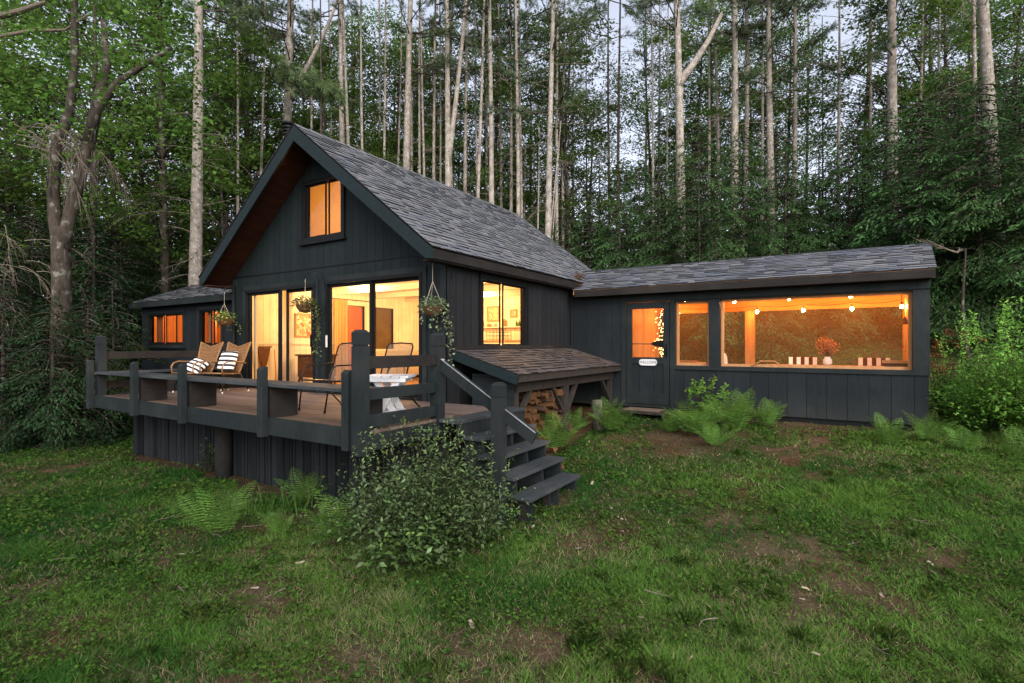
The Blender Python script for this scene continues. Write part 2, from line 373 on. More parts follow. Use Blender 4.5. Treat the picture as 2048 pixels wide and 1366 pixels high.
# ================================================================ THE CABIN
cab = thing('cabin', 'dark slate gabled wooden cabin with glowing windows and shingled roof', 'cabin', (-3.05, 0, 0))
XL, HB = -6.1, 6.4
RX, RZ = -3.09, 4.92                    # ridge
SL = (RZ - 2.37) / 3.295                # roof pitch
roofz = lambda x: RZ - SL * abs(x - RX)
under = lambda x: roofz(x) - .20
LD = (-5.62, -3.26, .0, 2.10); RD = (-2.96, -.52, .0, 2.12)
UW = (-3.62, -2.46, 2.95, 4.08); SW = (.90, 2.43, .86, 2.11)
mb = MB(); wall(mb, fY(0), [XL, RX, 0], -.35, under, [LD, RD, UW], .12); part('front_wall', mb, M['siding'], cab)
mb = MB(); wall(mb, fX(0), [.121, HB], -.35, lambda u: under(0) - .005, [SW], .12); part('side_wall', mb, M['siding_side'], cab)
mb = MB(); wall(mb, fX(XL, 1), [.121, HB], -.35, lambda u: under(XL) - .005, [(3.0, 3.62, 0, 2.0), (4.0, 4.72, .8, 2.0)], .12); part('side_wall', mb, M['siding_side'], cab)
mb = MB(); wall(mb, fY(HB + .12, -1), [XL, RX, 0], -.35, under, [], .118); part('rear_wall', mb, M['siding'], cab)
# belly band and corner boards
mb = MB(); mb.box(XL - .02, .02, -.012, -.0005, 2.395, 2.42); part('belly_band', mb, M['trim'], cab)
for x0 in (XL - .02, -.13):
    mb = MB(); mb.box(x0, x0 + .15, -.028, -.001, -.35, 2.36); part('corner_board', mb, M['paint'], cab)
mb = MB(); mb.box(.001, .024, -.028, .11, -.35, 2.3); part('corner_board', mb, M['siding_side'], cab)
mb = MB(); mb.tube([(-5.98, -.075, 2.2), (-5.98, -.075, -.3)], .04, 10); part('drainpipe', mb, M['trim'], cab, smooth=True)
# roof slabs, soffits, shingles
Y0, Y1 = -.6, 7.05
for s, nm in ((1, 'e'), (-1, 'w')):
    ex = .207 if s > 0 else -6.385
    mb = MB(); zr, ze = RZ, roofz(ex)
    th = .13
    mb.prism([(RX, Y0 + .03, zr - .012), (ex - s * .02, Y0 + .03, ze - .006), (ex - s * .02, Y0 + .03, ze - th), (RX, Y0 + .03, zr - th - .03)], (0, Y1 - Y0 - .06, 0))
    roof = part('roof', mb, M['soffit'], cab)
    n = math.hypot(ex - RX, zr - ze); vdir = Vector((-(ex - RX), 0, zr - ze)); rows = int(n / EXPO) + 1
    P = slope_fn((ex + s * .02, Y0 - .012, ze - .004), (0, 1, 0), vdir)
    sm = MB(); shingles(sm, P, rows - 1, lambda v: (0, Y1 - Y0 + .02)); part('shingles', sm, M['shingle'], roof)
    # rake boards
    for yy in (Y0, Y1 - .035):
        rb = MB(); d = .215
        rb.prism([(RX, yy, zr - .018), (ex, yy, ze - .018), (ex, yy, ze - .018 - d * .72), (ex - s * .14, yy, ze - .018 - d * .72 + .02), (RX, yy, zr - .018 - d * 1.28)], (0, .035, 0))
        part('rake_board', rb, M['rake'], cab)
    eb = MB(); eb.box(min(ex, ex - s * .03), max(ex, ex - s * .03), Y0 + .036, Y1 - .036, ze - .165, ze - .02); part('eave_fascia', eb, M['trim'] if s < 0 else M['paint_brown'], cab)
    so = MB(); a, b = sorted((ex - s * .031, 0.0 if s > 0 else XL)); so.box(a, b, Y0 + .036, Y1 - .036, ze - .19, ze - .166); part('eave_soffit', so, M['soffit'] if s < 0 else M['paint_brown'], cab)
mb = MB()
for i in range(26):
    y = Y0 + i * .295
    for s in (1, -1): mb.add([(RX, y, RZ + .03), (RX, y + .31, RZ + .016), (RX + s * .15, y + .31, RZ - .15 * SL + .016), (RX + s * .15, y, RZ - .15 * SL + .03)], [(0, 1, 2, 3)], (random.uniform(.6, 1.1),) * 3)
part('ridge_cap', mb, M['shingle'], cab)
# chimney pipe on the far slope
ch = MB(); cx_, cy_ = -4.33, .14
ch.tube([(cx_, cy_, 3.7), (cx_, cy_, 5.28)], .085, 16); chp = part('chimney_pipe', ch, M['black'], cab, smooth=True)
ch = MB()
for z, r in ((5.24, .115), (5.31, .115), (5.38, .115), (5.46, .13)): ch.lathe((cx_, cy_, z), [(r, 0), (r, .03), (r * .72, .05)], 18)
ch.tube([(cx_, cy_, 5.28), (cx_, cy_, 5.46)], .075, 12); part('chimney_cap', ch, M['black'], chp, smooth=False)
# floor slab and foundation
mb = MB(); mb.box(XL + .121, -.121, .121, HB, -.12, -.02); part('floor', mb, M['ifloor'], cab)
mb = MB(); mb.box(XL + .03, -.03, .03, HB, -1.3, -.352); part('foundation', mb, M['concrete'], cab)
# inside shell (cream boards), ceiling, loft
mb = MB(); e = .006
mb.add([(XL + .12 + e, HB - e, -.02), (-.12 - e, HB - e, -.02), (-.12 - e, HB - e, 2.38), (XL + .12 + e, HB - e, 2.38)], [(0, 1, 2, 3)])
wall(mb, lambda u, z, w: (XL + .121 + w, u, z), [.13, HB - .01], -.02, lambda u: 2.38, [(3.0, 3.62, 0, 2.0), (4.0, 4.72, .8, 2.0)], .004)
wall(mb, lambda u, z, w: (-.121 - w, u, z), [.13, HB - .01], -.02, lambda u: 2.38, [SW], .004)
wall(mb, lambda u, z, w: (u, .121 + w, z), [XL + .12, -.12], -.02, lambda u: 2.38, [LD, RD], .004)
part('inner_wall', mb, M['iwall'], cab)
mb = MB(); mb.box(XL + .122, -.122, .122, HB - .001, 2.38, 2.46); part('ceiling', mb, M['iceil'], cab)
for y in (1.3, 2.6, 3.9, 5.2):
    mb = MB(); mb.box(XL + .13, -.13, y, y + .1, 2.24, 2.379); part('ceiling_beam', mb, M['iceil'], cab)
mb = MB(); mb.box(XL + .13, XL + .15, .14, 2.9, .93, .98); part('wainscot_rail', mb, M['iceil'], cab)
mb = MB(); lz = lambda x: under(x) - .03
mb.prism([(-5.4, 2.6, 2.462), (-.75, 2.6, 2.462), (-.75, 2.6, lz(-.75)), (RX, 2.6, lz(RX)), (-5.4, 2.6, lz(-5.4))], (0, .05, 0)); part('loft_wall', mb, M['loft'], cab)
mb = MB()
mb.add([(-.75, .125, lz(-.75)), (RX, .125, lz(RX)), (RX, 2.599, lz(RX)), (-.75, 2.599, lz(-.75)), (-5.4, .125, lz(-5.4)), (-5.4, 2.599, lz(-5.4))], [(0, 1, 2, 3), (1, 4, 5, 2)])
mb.add([(-.75, .125, 2.462), (-.75, 2.599, 2.462), (-.75, 2.599, lz(-.75)), (-.75, .125, lz(-.75)), (-5.4, .125, 2.462), (-5.4, 2.599, 2.462), (-5.4, 2.599, lz(-5.4)), (-5.4, .125, lz(-5.4))], [(0, 1, 2, 3), (4, 5, 6, 7)]); part('loft_ceiling', mb, M['loft'], cab)
# red-brown inner door in the west wall
mb = MB(); mb.box(XL + .03, XL + .07, 3.03, 3.59, 0, 1.97); rdoor = part('inner_door', mb, M['reddoor'], cab, 'red brown door seen through the glass')
mb = MB(); mb.lathe((XL + .09, 3.52, .98), [(.03, -.03), (.035, 0), (.03, .03)], 10); part('door_knob', mb, M['black'], rdoor, smooth=True)
mb = MB(); frame(mb, 'y', 2.93, 3.69, -.018, 2.09, XL + .126, XL + .15, .075, .02); part('door_casing', mb, M['iceil'], cab)
iw = MB(); frame(iw, 'y', 3.93, 4.79, .73, 2.08, XL + .126, XL + .15, .075); iwf = part('inner_window', iw, M['iceil'], cab); 
mb = MB(); mb.add([(XL + .05, 4.0, .8), (XL + .05, 4.72, .8), (XL + .05, 4.72, 2.0), (XL + .05, 4.0, 2.0)], [(0, 1, 2, 3)]); part('dark_pane', mb, mat('dusk_pane', (.16, .105, .04), (.10, .06, .02), .3, 3), iwf)
# ---- doors and windows
def sliding(name_label, X0, X1, Z0, Z1, mull, extra=()):
    f = MB(); frame(f, 'x', X0 + .001, X1 - .001, Z0 - .06, Z1 - .001, -.035, .10, .055, .09, .06)
    d = part('sliding_door', f, M['trim'], cab, name_label)
    cas = MB(); frame(cas, 'x', X0 - .09, X1 + .09, Z0 - .12, Z1 + .09, -.022, -.0012, .088, .05, .088); part('door_casing', cas, M['paint'], d)
    (ma, mb_) = mull
    for (a, b, y) in ((X0 + .056, ma + .05, .02), (mb_ - .05, X1 - .056, .06)):
        s = MB(); frame(s, 'x', a, b, Z0 + .031, Z1 - .062, y, y + .032, .055, .07, .055); sp = part('door_sash', s, M['trim'], d)
        pane('pane', 'x', a + .056, b - .056, Z0 + .102, Z1 - .118, y + .016, sp)
    for e in extra:
        s = MB(); s.box(*e); part('door_stile', s, M['trim'], d)
    return d
d1 = sliding('partly open sliding glass door at the stove end', *LD[:2], 0.0, LD[3], (-4.50, -4.24), [(-4.43, -4.36, -.01, .018, .03, 2.03)])
hh = MB(); hh.box(-3.36, -3.33, -.06, -.036, .88, 1.12); part('door_handle', hh, M['black'], d1)
d2 = sliding('wide sliding glass door nearest the stairs', *RD[:2], 0.0, RD[3], (-1.80, -1.72))
hh = MB(); hh.box(-2.90, -2.875, -.06, -.036, .88, 1.10); part('door_handle', hh, M['white'], d2)
jb = MB(); jb.box(-.70, -.66, .11, .16, .06, 2.05); part('inner_jamb', jb, M['iceil'], d2)
jb = MB(); jb.box(-5.52, -5.46, .11, .16, .06, 2.02); part('inner_jamb', jb, M['iceil'], d1)
def window(lbl, axis, u0, u1, z0, z1, wout, win, parent, mulls, sash_low=0, ft=.05, casing=True, cm='paint'):
    lo_, hi_ = sorted((wout, win))
    f = MB(); frame(f, axis, u0 + .001, u1 - .001, z0 + .001, z1 - .001, lo_, hi_, ft)
    w = part('window', f, M['trim'], parent, lbl)
    out = 1 if wout > win else -1
    if casing:
        c0 = wout + out * .0; c = MB(); a, b = sorted((wout - out * .03, wout + out * .012))
        frame(c, axis, u0 - .05, u1 + .05, z0 - .05, z1 + .05, *sorted((wout - out * .0295, wout + out * .012)), .05); part('window_casing', c, M[cm], w)
        s = MB(); y0, y1 = sorted((wout - out * .028, wout + out * .04))
        (s.box(u0 - .09, u1 + .09, y0, y1, z0 - .085, z0 - .051) if axis == 'x' else s.box(y0, y1, u0 - .09, u1 + .09, z0 - .085, z0 - .051)); part('window_sill', s, M[cm], w)
    edges = [u0 + ft] + list(mulls) + [u1 - ft]
    wm = (wout + win) / 2
    for i in range(len(edges) - 1):
        a = edges[i] + (.018 if i else .001); b = edges[i + 1] - (.018 if i < len(edges) - 2 else .001)
        off = .012 * (1 if i % 2 else -1)
        s = MB(); frame(s, axis, a, b, z0 + ft + .001, z1 - ft - .001, *sorted((wm + off - .010, wm + off + .010)), .03); sp = part('window_sash', s, M['trim'], w)
        pane('pane', axis, a + .031, b - .031, z0 + ft + .032, z1 - ft - .032, wm + off, sp)
    return w
window('upper gable window with orange glow', 'x', UW[0], UW[1], UW[2], UW[3], -.03, .10, cab, [-2.96], ft=.05, cm='trim')
window('kitchen window in the side wall', 'y', SW[0], SW[1], SW[2], SW[3], .03, -.10, cab, [1.60], ft=.05, cm='trim')
# loft blinds seen in the upper window
# ---- lights inside (the glow in the photograph)
def lamp(name, loc, W, col, r=.12, spot=None):
    l = bpy.data.lights.new(name, 'POINT'); l.energy = W; l.color = col; l.shadow_soft_size = r
    o = bpy.data.objects.new(name, l); COL.objects.link(o); o.location = loc; return o
def ceiling_lamp(lbl, loc, W, col):
    t = thing('ceiling_lamp', lbl, 'lamp', loc, group='ceiling lamps lit inside the cabin')
    m = MB(); x, y, z = loc; m.lathe((x, y, z), [(.09, .10), (.10, .13), (.10, .139)], 16); part('base', m, M['white'], t, smooth=True)
    m = MB(); m.lathe((x, y, z), [(.02, 0), (.08, .03), (.10, .07), (.085, .10)], 16); part('lamp_shade', m, LAMPGLASS, t, smooth=True)
    lamp('lamp_light', (x, y, z - .12), W, col, .1)
LAMPGLASS = emat('lit_lamp_glass', (1, .62, .27), 4)
WARM = (1, .56, .20)
for i, (x, y, W, l) in enumerate(((-4.6, 2.0, 215, 'lit round ceiling lamp near the wood stove'), (-1.7, 2.0, 215, 'lit round ceiling lamp just inside the wide sliding door'), (-3.2, 4.9, 215, 'lit round ceiling lamp at the kitchen end of the room'))):
    ceiling_lamp(l, (x, y, 2.24), W, WARM)
ceiling_lamp('lit round lamp in the loft behind the upper window', (-3.0, 1.75, 2.75), 85, (1, .50, .15))
# ================================================================ LEFT WING (pine panelled room)
EX0, EX1, EY0, EY1 = -11.3, -6.1, .30, 3.7
wing = thing('side_wing', 'low dark side wing with pine lit windows beside the gable', 'cabin wing', (-8.7, .3, -.3))
EW1 = (-10.86, -8.93, .92, 1.77); EW2 = (-8.17, -7.12, .90, 1.80)
mb = MB(); wall(mb, fY(EY0), [EX0, EX1], -.9, lambda u: 2.02, [EW1, EW2], .12); part('front_wall', mb, M['siding_wide'], wing)
erz = lambda y: 2.82 - .395 * abs(y - 1.95)
mb = MB(); wall(mb, fX(EX0, 1), [EY0 + .121, 1.95, EY1], -.9, lambda u: erz(u) - .17, [], .12); part('end_wall', mb, M['siding_wide'], wing)
mb = MB(); wall(mb, fY(EY1 + .12, -1), [EX0, EX1], -.9, lambda u: 1.98, [], .118); part('rear_wall', mb, M['siding_wide'], wing)
for s in (1, -1):
    ye = EY0 - .2 if s > 0 else EY1 + .25
    ze = erz(ye); mb = MB(); yb, zb = 1.95, 2.82
    mb.prism([(EX0 - .22, ye, ze - .008), (EX0 - .22, yb, zb - .008), (EX0 - .22, yb, zb - .12), (EX0 - .22, ye, ze - .12)], (EX1 - .02 - EX0 + .22 if True else 0, 0, 0))
    rf = part('roof', mb, M['trim'], wing)
    L = math.hypot(yb - ye, zb - ze); rows = int(L / EXPO) + 1
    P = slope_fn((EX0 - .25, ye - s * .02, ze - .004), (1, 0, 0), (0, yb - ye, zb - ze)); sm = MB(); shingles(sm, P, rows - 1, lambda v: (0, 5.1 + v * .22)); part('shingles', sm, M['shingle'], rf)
mb = MB(); mb.box(EX0 - .24, EX1 - .03, EY0 - .235, EY0 - .201, erz(EY0 - .2) - .15, erz(EY0 - .2) - .012); part('eave_fascia', mb, M['paint'], wing)
mb = MB(); mb.box(EX0 + .03, EX1, EY0 + .03, EY1, -1.3, -.902); part('foundation', mb, M['concrete'], wing)
window('larger pine lit window of the wing', 'x', *EW1, EY0 - .03, EY0 + .09, wing, [-10.0, -9.4], ft=.045)
window('narrow pine lit window of the wing', 'x', *EW2, EY0 - .03, EY0 + .09, wing, [-7.62], ft=.045)
mb = MB(); x0, x1, y0, y1 = EX0 + .125, EX1 - .01, EY0 + .125, EY1 - .02
mb.add([(x0, y1, -.2), (x1, y1, -.2), (x1, y1, 2.0), (x0, y1, 2.0)], [(0, 1, 2, 3)])
mb.add([(x0, y0, -.2), (x0, y1, -.2), (x0, y1, 2.0), (x0, y0, 2.0)], [(0, 1, 2, 3)]); mb.add([(x1, y0, -.2), (x1, y1, -.2), (x1, y1, 2.0), (x1, y0, 2.0)], [(0, 1, 2, 3)])
mb.box(-9.35, -9.29, 1.3, y1 - .003, -.199, 1.999)
part('pine_wall', mb, M['pine'], wing)
mb = MB(); mb.box(x0, x1, y0, y1, 2.0, 2.01); part('ceiling', mb, M['pine'], wing)
mb = MB(); mb.box(x0, x1, y0, y1, -.25, -.2); part('floor', mb, M['ifloor'], wing)
for a, b in ((-10.83, -10.42), (-9.22, -8.97), (-8.14, -7.86)):
    mb = MB(); n = 14
    V = []; F = []
    for i in range(n + 1):
        x = a + (b - a) * i / n; y = EY0 + .17 + .02 * math.sin(i * 1.7); V += [(x, y, .86), (x, y, 1.80)]
    F = [(2 * i, 2 * i + 2, 2 * i + 3, 2 * i + 1) for i in range(n)]
    mb.add(V, F); part('curtain', mb, mat('orange_curtain', (.62, .25, .10), (.55, .2, .08), .9, 9), wing)
ceiling_lamp('lit round lamp inside the pine panelled wing', (-9.7, 1.0, 1.86), 75, (1, .42, .12)); ceiling_lamp('lit round lamp over the narrow wing window', (-7.5, 1.4, 1.86), 65, (1, .42, .12))
mt = thing('electric_meter', 'small black electric meter box on the wing corner', 'meter', (-6.45, EY0 - .03, .85))
mb = MB(); mb.box(-6.53, -6.37, EY0 - .12, EY0 - .002, .72, .98); part('meter_box', mb, M['black'], mt, bevel=.01)
mb = MB(); mb.tube([(-6.45, EY0 - .17, .88), (-6.45, EY0 - .121, .88)], .06, 14); part('meter_dial', mb, M['black'], mt)
# ================================================================ SCREENED PORCH
PY, PX1, PB = 4.39, 6.49, 7.1
pz = lambda y: 2.80 - .385 * abs(y - 5.85)
po = thing('screened_porch', 'long low dark screened porch with shingled roof and string lights inside', 'porch', (3.2, PY, -.4))
DO = (1.36, 2.30, -.34, 1.84); S1 = (2.41, 3.07, .50, 1.81); S2 = (3.28, 6.28, .50, 1.82)
mb = MB(); wall(mb, fY(PY), [.03, PX1], -.40, lambda u: 2.06, [DO, S1, S2], .10); part('front_wall', mb, M['siding_wide'], po)
mb = MB(); mb.add([(2.3, PY + .004, -.39), (PX1, PY + .004, -.39), (PX1, PY + .02, -.30), (2.3, PY + .02, -.46)], [(0, 1, 2, 3)]); 
mb = MB(); mb.box(2.31, PX1 + .012, PY - .03, PY - .001, .42, .497); mb.box(2.31, 2.409, PY - .022, PY - .001, .498, 1.812); mb.box(3.071, 3.279, PY - .022, PY - .001, .498, 1.812); mb.box(6.281, PX1 + .012, PY - .022, PY - .001, .498, 1.822); mb.box(1.24, PX1 + .012, PY - .026, PY - .001, 1.845, 2.05)
part('screen_trim', mb, M['paint'], po)
for S in (S1, S2):
    mb = MB(); mb.add([(S[0], PY + .03, S[2]), (S[1], PY + .03, S[2]), (S[1], PY + .03, S[3]), (S[0], PY + .03, S[3])], [(0, 1, 2, 3)]); part('screen', mb, M['screen'], po)
    mb = MB(); frame(mb, 'x', S[0], S[1], S[2], S[3], PY + .101, PY + .13, .05); part('inner_frame', mb, M['pinewood'], po)
# end walls: sill height wall, posts, plate
mb = MB(); mb.box(PX1 - .10, PX1, PY + .101, PB, -.40, .5); mb.box(PX1 - .10, PX1, PY + .101, PB, .501, 2.05); part('end_wall', mb, M['siding_wide'], po)
mb = MB(); mb.box(PX1 - .14, PX1 - .101, PY + .13, PB - .1, -.2, .46); mb.box(PX1 - .13, PX1 - .101, PY + .131, PB - .1, .461, 1.82); mb.box(PX1 - .14, PX1 - .101, PY + .13, PB - .1, 1.82, 2.05); part('end_lining', mb, M['pinewood'], po)
mb = MB(); mb.box(.03, PX1, PB, PB + .1, -.40, .45); part('rear_wall', mb, M['siding_wide'], po)
mb = MB(); mb.box(.03, PX1 - .15, PB - .10, PB - .002, 1.72, 2.03); part('rear_beam', mb, M['pinebeam'], po)
mb = MB(); mb.add([(1.30, PB - .05, .45), (PX1 - .11, PB - .05, .45), (PX1 - .11, PB - .05, 1.72), (1.30, PB - .05, 1.72)], [(0, 1, 2, 3)]); part('rear_screen', mb, M['screen_back'], po)
mb = MB(); mb.box(3.38, 3.58, PB - .28, PB - .101, -.2, 1.72); part('post', mb, M['pinewood'], po)
mb = MB(); mb.box(1.18, 1.26, PY + .12, PB - .1, -.2, 2.02); part('inner_partition', mb, M['pine'], po)
mb = MB(); mb.box(.05, 1.29, PB - .099, PB - .04, .46, 1.719); part('inner_wall', mb, M['pine'], po)
mb = MB(); mb.box(.35, .55, 5.9, 6.1, -.2, 2.0); part('post', mb, M['pinewood'], po)
mb = MB(); mb.box(.04, PX1 - .01, PY + .11, PB - .01, -.28, -.2); part('floor', mb, M['deck'], po)
for k in range(9):
    x = .9 + k * .66; mb = MB()
    mb.bar((x, PY + .12, pz(PY + .12) - .26), (x, 5.85, pz(5.85) - .26), .045, .13); mb.bar((x, 5.86, pz(5.86) - .26), (x, PB, pz(PB) - .26), .045, .13); part('rafter', mb, M['pinewood'], po)
mb = MB(); mb.box(.3, PX1 - .02, 5.3, 5.38, 2.0, 2.12); part('tie_beam', mb, M['pinewood'], po)
for s in (1, -1):
    ye = PY - .24 if s > 0 else PB + .35; ze = pz(ye); yb, zb = 5.85, 2.80
    mb = MB(); ql = lambda x: x
    A = [(.21, ye, ze), (6.54, ye, ze), (6.66, yb, zb), (-.40, yb, zb)]
    mb.add([(x, y, z - .012) for x, y, z in A] + [(x, y, z - .11) for x, y, z in A], [(0, 1, 2, 3), (7, 6, 5, 4), (0, 4, 5, 1), (1, 5, 6, 2), (2, 6, 7, 3), (3, 7, 4, 0)])
    rf = part('roof', mb, M['pinewood'], po)
    L = math.hypot(yb - ye, zb - ze); rows = int(L / EXPO) + 1
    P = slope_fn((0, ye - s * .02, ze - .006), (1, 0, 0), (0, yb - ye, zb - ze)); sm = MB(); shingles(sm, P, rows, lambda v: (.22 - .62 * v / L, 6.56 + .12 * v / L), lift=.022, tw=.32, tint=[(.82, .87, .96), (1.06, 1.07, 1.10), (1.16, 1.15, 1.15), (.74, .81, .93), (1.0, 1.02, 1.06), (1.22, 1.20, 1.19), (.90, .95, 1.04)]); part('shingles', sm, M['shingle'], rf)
mb = MB(); ye = PY - .24; mb.box(.25, 6.545, ye - .036, ye - .001, pz(ye) - .155, pz(ye) - .02); part('eave_fascia', mb, M['paint_brown'], po)
mb = MB(); mb.box(.25, 6.52, ye, PY - .0015, pz(ye) - .16, pz(ye) - .135); part('eave_soffit', mb, M['paint_brown'], po)
mb = MB(); mb.prism([(6.49, PY, 2.052), (6.49, 5.85, 2.64), (6.49, PB, 2.052)], (-.04, 0, 0)); part('gable_end', mb, M['siding_wide'], po)
for x in (1.0, 3.6, 6.2):
    mb = MB(); mb.box(x, x + .25, PY + .2, PY + .45, -.9, -.41); part('pier', mb, M['concrete'], po)
mb = MB(); mb.box(1.3, PX1 - .05, PY + .05, PY + .08, -.56, -.401); part('skirt_board', mb, M['trim'], po)
# porch door
f = MB(); frame(f, 'x', DO[0] + .012, DO[1] - .012, DO[2] + .012, DO[3] - .012, PY - .02, PY + .03, .12, .22, .14)
f.box(DO[0] + .132, DO[1] - .132, PY - .02, PY + .03, .53, .645)
pd = part('porch_door', f, M['paint'], po, 'dark half glazed porch door')
mb = MB(); mb.box(DO[0] + .131, DO[1] - .131, PY + .0, PY + .015, DO[2] + .23, .531); part('door_panel', mb, M['siding_wide'], pd)
mb = MB(); mb.box(DO[0] + .16, DO[1] - .16, PY - .026, PY - .0205, .645, .66); part('glazing_bead', mb, M['paint_brown'], pd)
pane('pane', 'x', DO[0] + .131, DO[1] - .131, .646, DO[3] - .151, PY + .01, pd)
mb = MB(); mb.tube([(DO[1] - .07, PY - .021, .72), (DO[1] - .07, PY - .07, .74), (DO[1] - .07, PY - .07, .86), (DO[1] - .07, PY - .021, .88)], .008, 8); mb.box(DO[1] - .09, DO[1] - .05, PY - .027, PY - .0205, .66, .94); part('door_handle', mb, M['black'], pd)
mb = MB(); frame(mb, 'x', DO[0] - .1, DO[1] + .1, DO[2] - .05, DO[3] + .06, PY - .024, PY - .001, .098, .02, .03); part('door_casing', mb, M['paint'], po)
# welcome plate
sg = thing('welcome_sign', 'small white oval ended plaque reading WELCOME on the porch door', 'sign', (1.845, PY - .03, .55))
def stadium(cx, cz, w, h, y, d, n=10):
    p = []
    for i in range(n + 1): a = -math.pi / 2 + math.pi * i / n; p.append((cx + w / 2 - h / 2 + math.cos(a) * h / 2, y, cz + math.sin(a) * h / 2))
    for i in range(n + 1): a = math.pi / 2 + math.pi * i / n; p.append((cx - w / 2 + h / 2 + math.cos(a) * h / 2, y, cz + math.sin(a) * h / 2))
    return p
mb = MB(); mb.prism(stadium(1.845, .555, .385, .135, PY - .034, 0), (0, .012, 0)); part('plaque', mb, M['white'], sg)
cu = bpy.data.curves.new('welcome_text', 'FONT'); cu.body = 'WELCOME'; cu.size = .072; cu.align_x = 'CENTER'; cu.align_y = 'CENTER'; cu.extrude = .001; cu.space_character = 1.12
to = bpy.data.objects.new('tmp', cu); COL.objects.link(to); bpy.context.view_layer.update()
me = bpy.data.meshes.new_from_object(to.evaluated_get(bpy.context.evaluated_depsgraph_get())); bpy.data.objects.remove(to)
me.materials.clear(); me.materials.append(M['black']); tx = link('lettering', me, sg); tx.rotation_euler = (R(90), 0, 0); tx.location = (0, -.0062, .005)
# ================================================================ DECK
DX0, DX1, DY0 = -6.15, 1.04, -2.55
dk = thing('deck', 'raised dark wooden deck with built in bench and weathered plank floor', 'deck', (-2.6, -1.3, 0))
mb = MB(); y = DY0 + .02
while y < -.03:
    w = .138; c = random.uniform(.75, 1.2); cc = (c, c * random.uniform(.96, 1.0), c * random.uniform(.92, 1.0)); x = DX0 - random.random() * 1.5
    while x < DX1:
        L = random.choice((2.4, 3.0, 3.6)); a, b = max(x, DX0 + .04), min(x + L - .004, DX1 - .002); x += L
        if b > a + .05:
            k = random.uniform(.85, 1.15); mb.box(a, b, y, min(y + w, -.032), -.032, random.uniform(-.0015, .0015), tuple(q * k for q in cc))
    y += w + .007
part('decking', mb, M['deck'], dk)
mb = MB(); mb.box(DX0, DX1, DY0 - .02, DY0 + .018, -.20, .018); part('rim_board', mb, M['paint'], dk)
mb = MB(); mb.box(DX1, DX1 + .035, DY0 - .02, .0, -.20, -.036); part('rim_board', mb, M['paint'], dk)
mb = MB(); mb.box(DX0 - .036, DX0 - .001, DY0 - .02, .0, -.20, .012); part('rim_board', mb, M['paint'], dk)
for yy in (-1.78, -1.1, -.4):
    mb = MB(); mb.box(DX0 + .05, DX1 - .01, yy, yy + .045, -.22, -.033); part('joist', mb, M['trim'], dk)
# skirt: boards of uneven width with dark gaps, solid dark behind
mb = MB(); x = DX0 + .14
while x < DX1 - .1:
    w = random.choice((.035, .045, .05, .11, .14, .15)); k = random.uniform(.6, 1.5)
    mb.box(x, x + w, -1.86 + random.uniform(-.01, .006), -1.835, -1.22, -.225, (k, k, k)); x += w + random.choice((.018, .03, .04))
part('skirt', mb, M['skirt'], dk)
mb = MB(); x = -1.80; yy = -1.8
while yy < -.1:
    mb.box(DX1 - .14, DX1 - .115, yy, yy + .12, -1.2, -.225, (random.uniform(.6, 1.3),) * 3); yy += .15
part('skirt', mb, M['skirt'], dk)
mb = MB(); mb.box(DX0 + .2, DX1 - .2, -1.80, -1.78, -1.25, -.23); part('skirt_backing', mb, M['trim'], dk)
mb = MB(); mb.box(DX0 + .0, DX0 + .16, -1.92, -1.76, -1.3, -.205); part('pier', mb, M['skirt'], dk)
mb = MB(); mb.tube([(-2.86, -1.98, -1.35), (-2.86, -1.98, -.24)], .125, 18); part('pier', mb, M['concrete'], dk, smooth=True)
# bench along the front edge
for i, x in enumerate((-6.09, -4.33, -2.79, -.80, .775)):
    mb = MB(); w = .105
    mb.prism([(x - w / 2, DY0 - .11, -.22), (x - w / 2, DY0 - .022, -.22), (x - w / 2, DY0 - .022, .65), (x - w / 2, DY0 - .075, .65), (x - w / 2, DY0 - .11, .615)], (w, 0, 0)); part('bench_post', mb, M['paint'], dk, bevel=.006)
    if i:
        mb = MB(); mb.box(x - .045, x + .045, DY0 + .02, DY0 + .40, .002, .395); part('bench_support', mb, M['paint_brown'], dk)
for y0, y1 in ((DY0 - .02, DY0 + .115), (DY0 + .122, DY0 + .255), (DY0 + .262, DY0 + .395)):
    mb = MB(); mb.box(DX0 + .02, DX1 - .18, y0, y1, .397, .438); part('bench_slat', mb, M['steptop'], dk, bevel=.004)
# bench along the west edge and under the wing window
for x0, x1 in ((DX0 + .03, DX0 + .17), (DX0 + .178, DX0 + .318)):
    mb = MB(); mb.box(x0, x1, DY0 + .40, -.35, .397, .438); part('bench_slat', mb, M['steptop'], dk, bevel=.004)
for yy in (-1.4, -.5):
    mb = MB(); mb.box(DX0 + .03, DX0 + .31, yy, yy + .05, .002, .395); part('bench_support', mb, M['paint_brown'], dk)
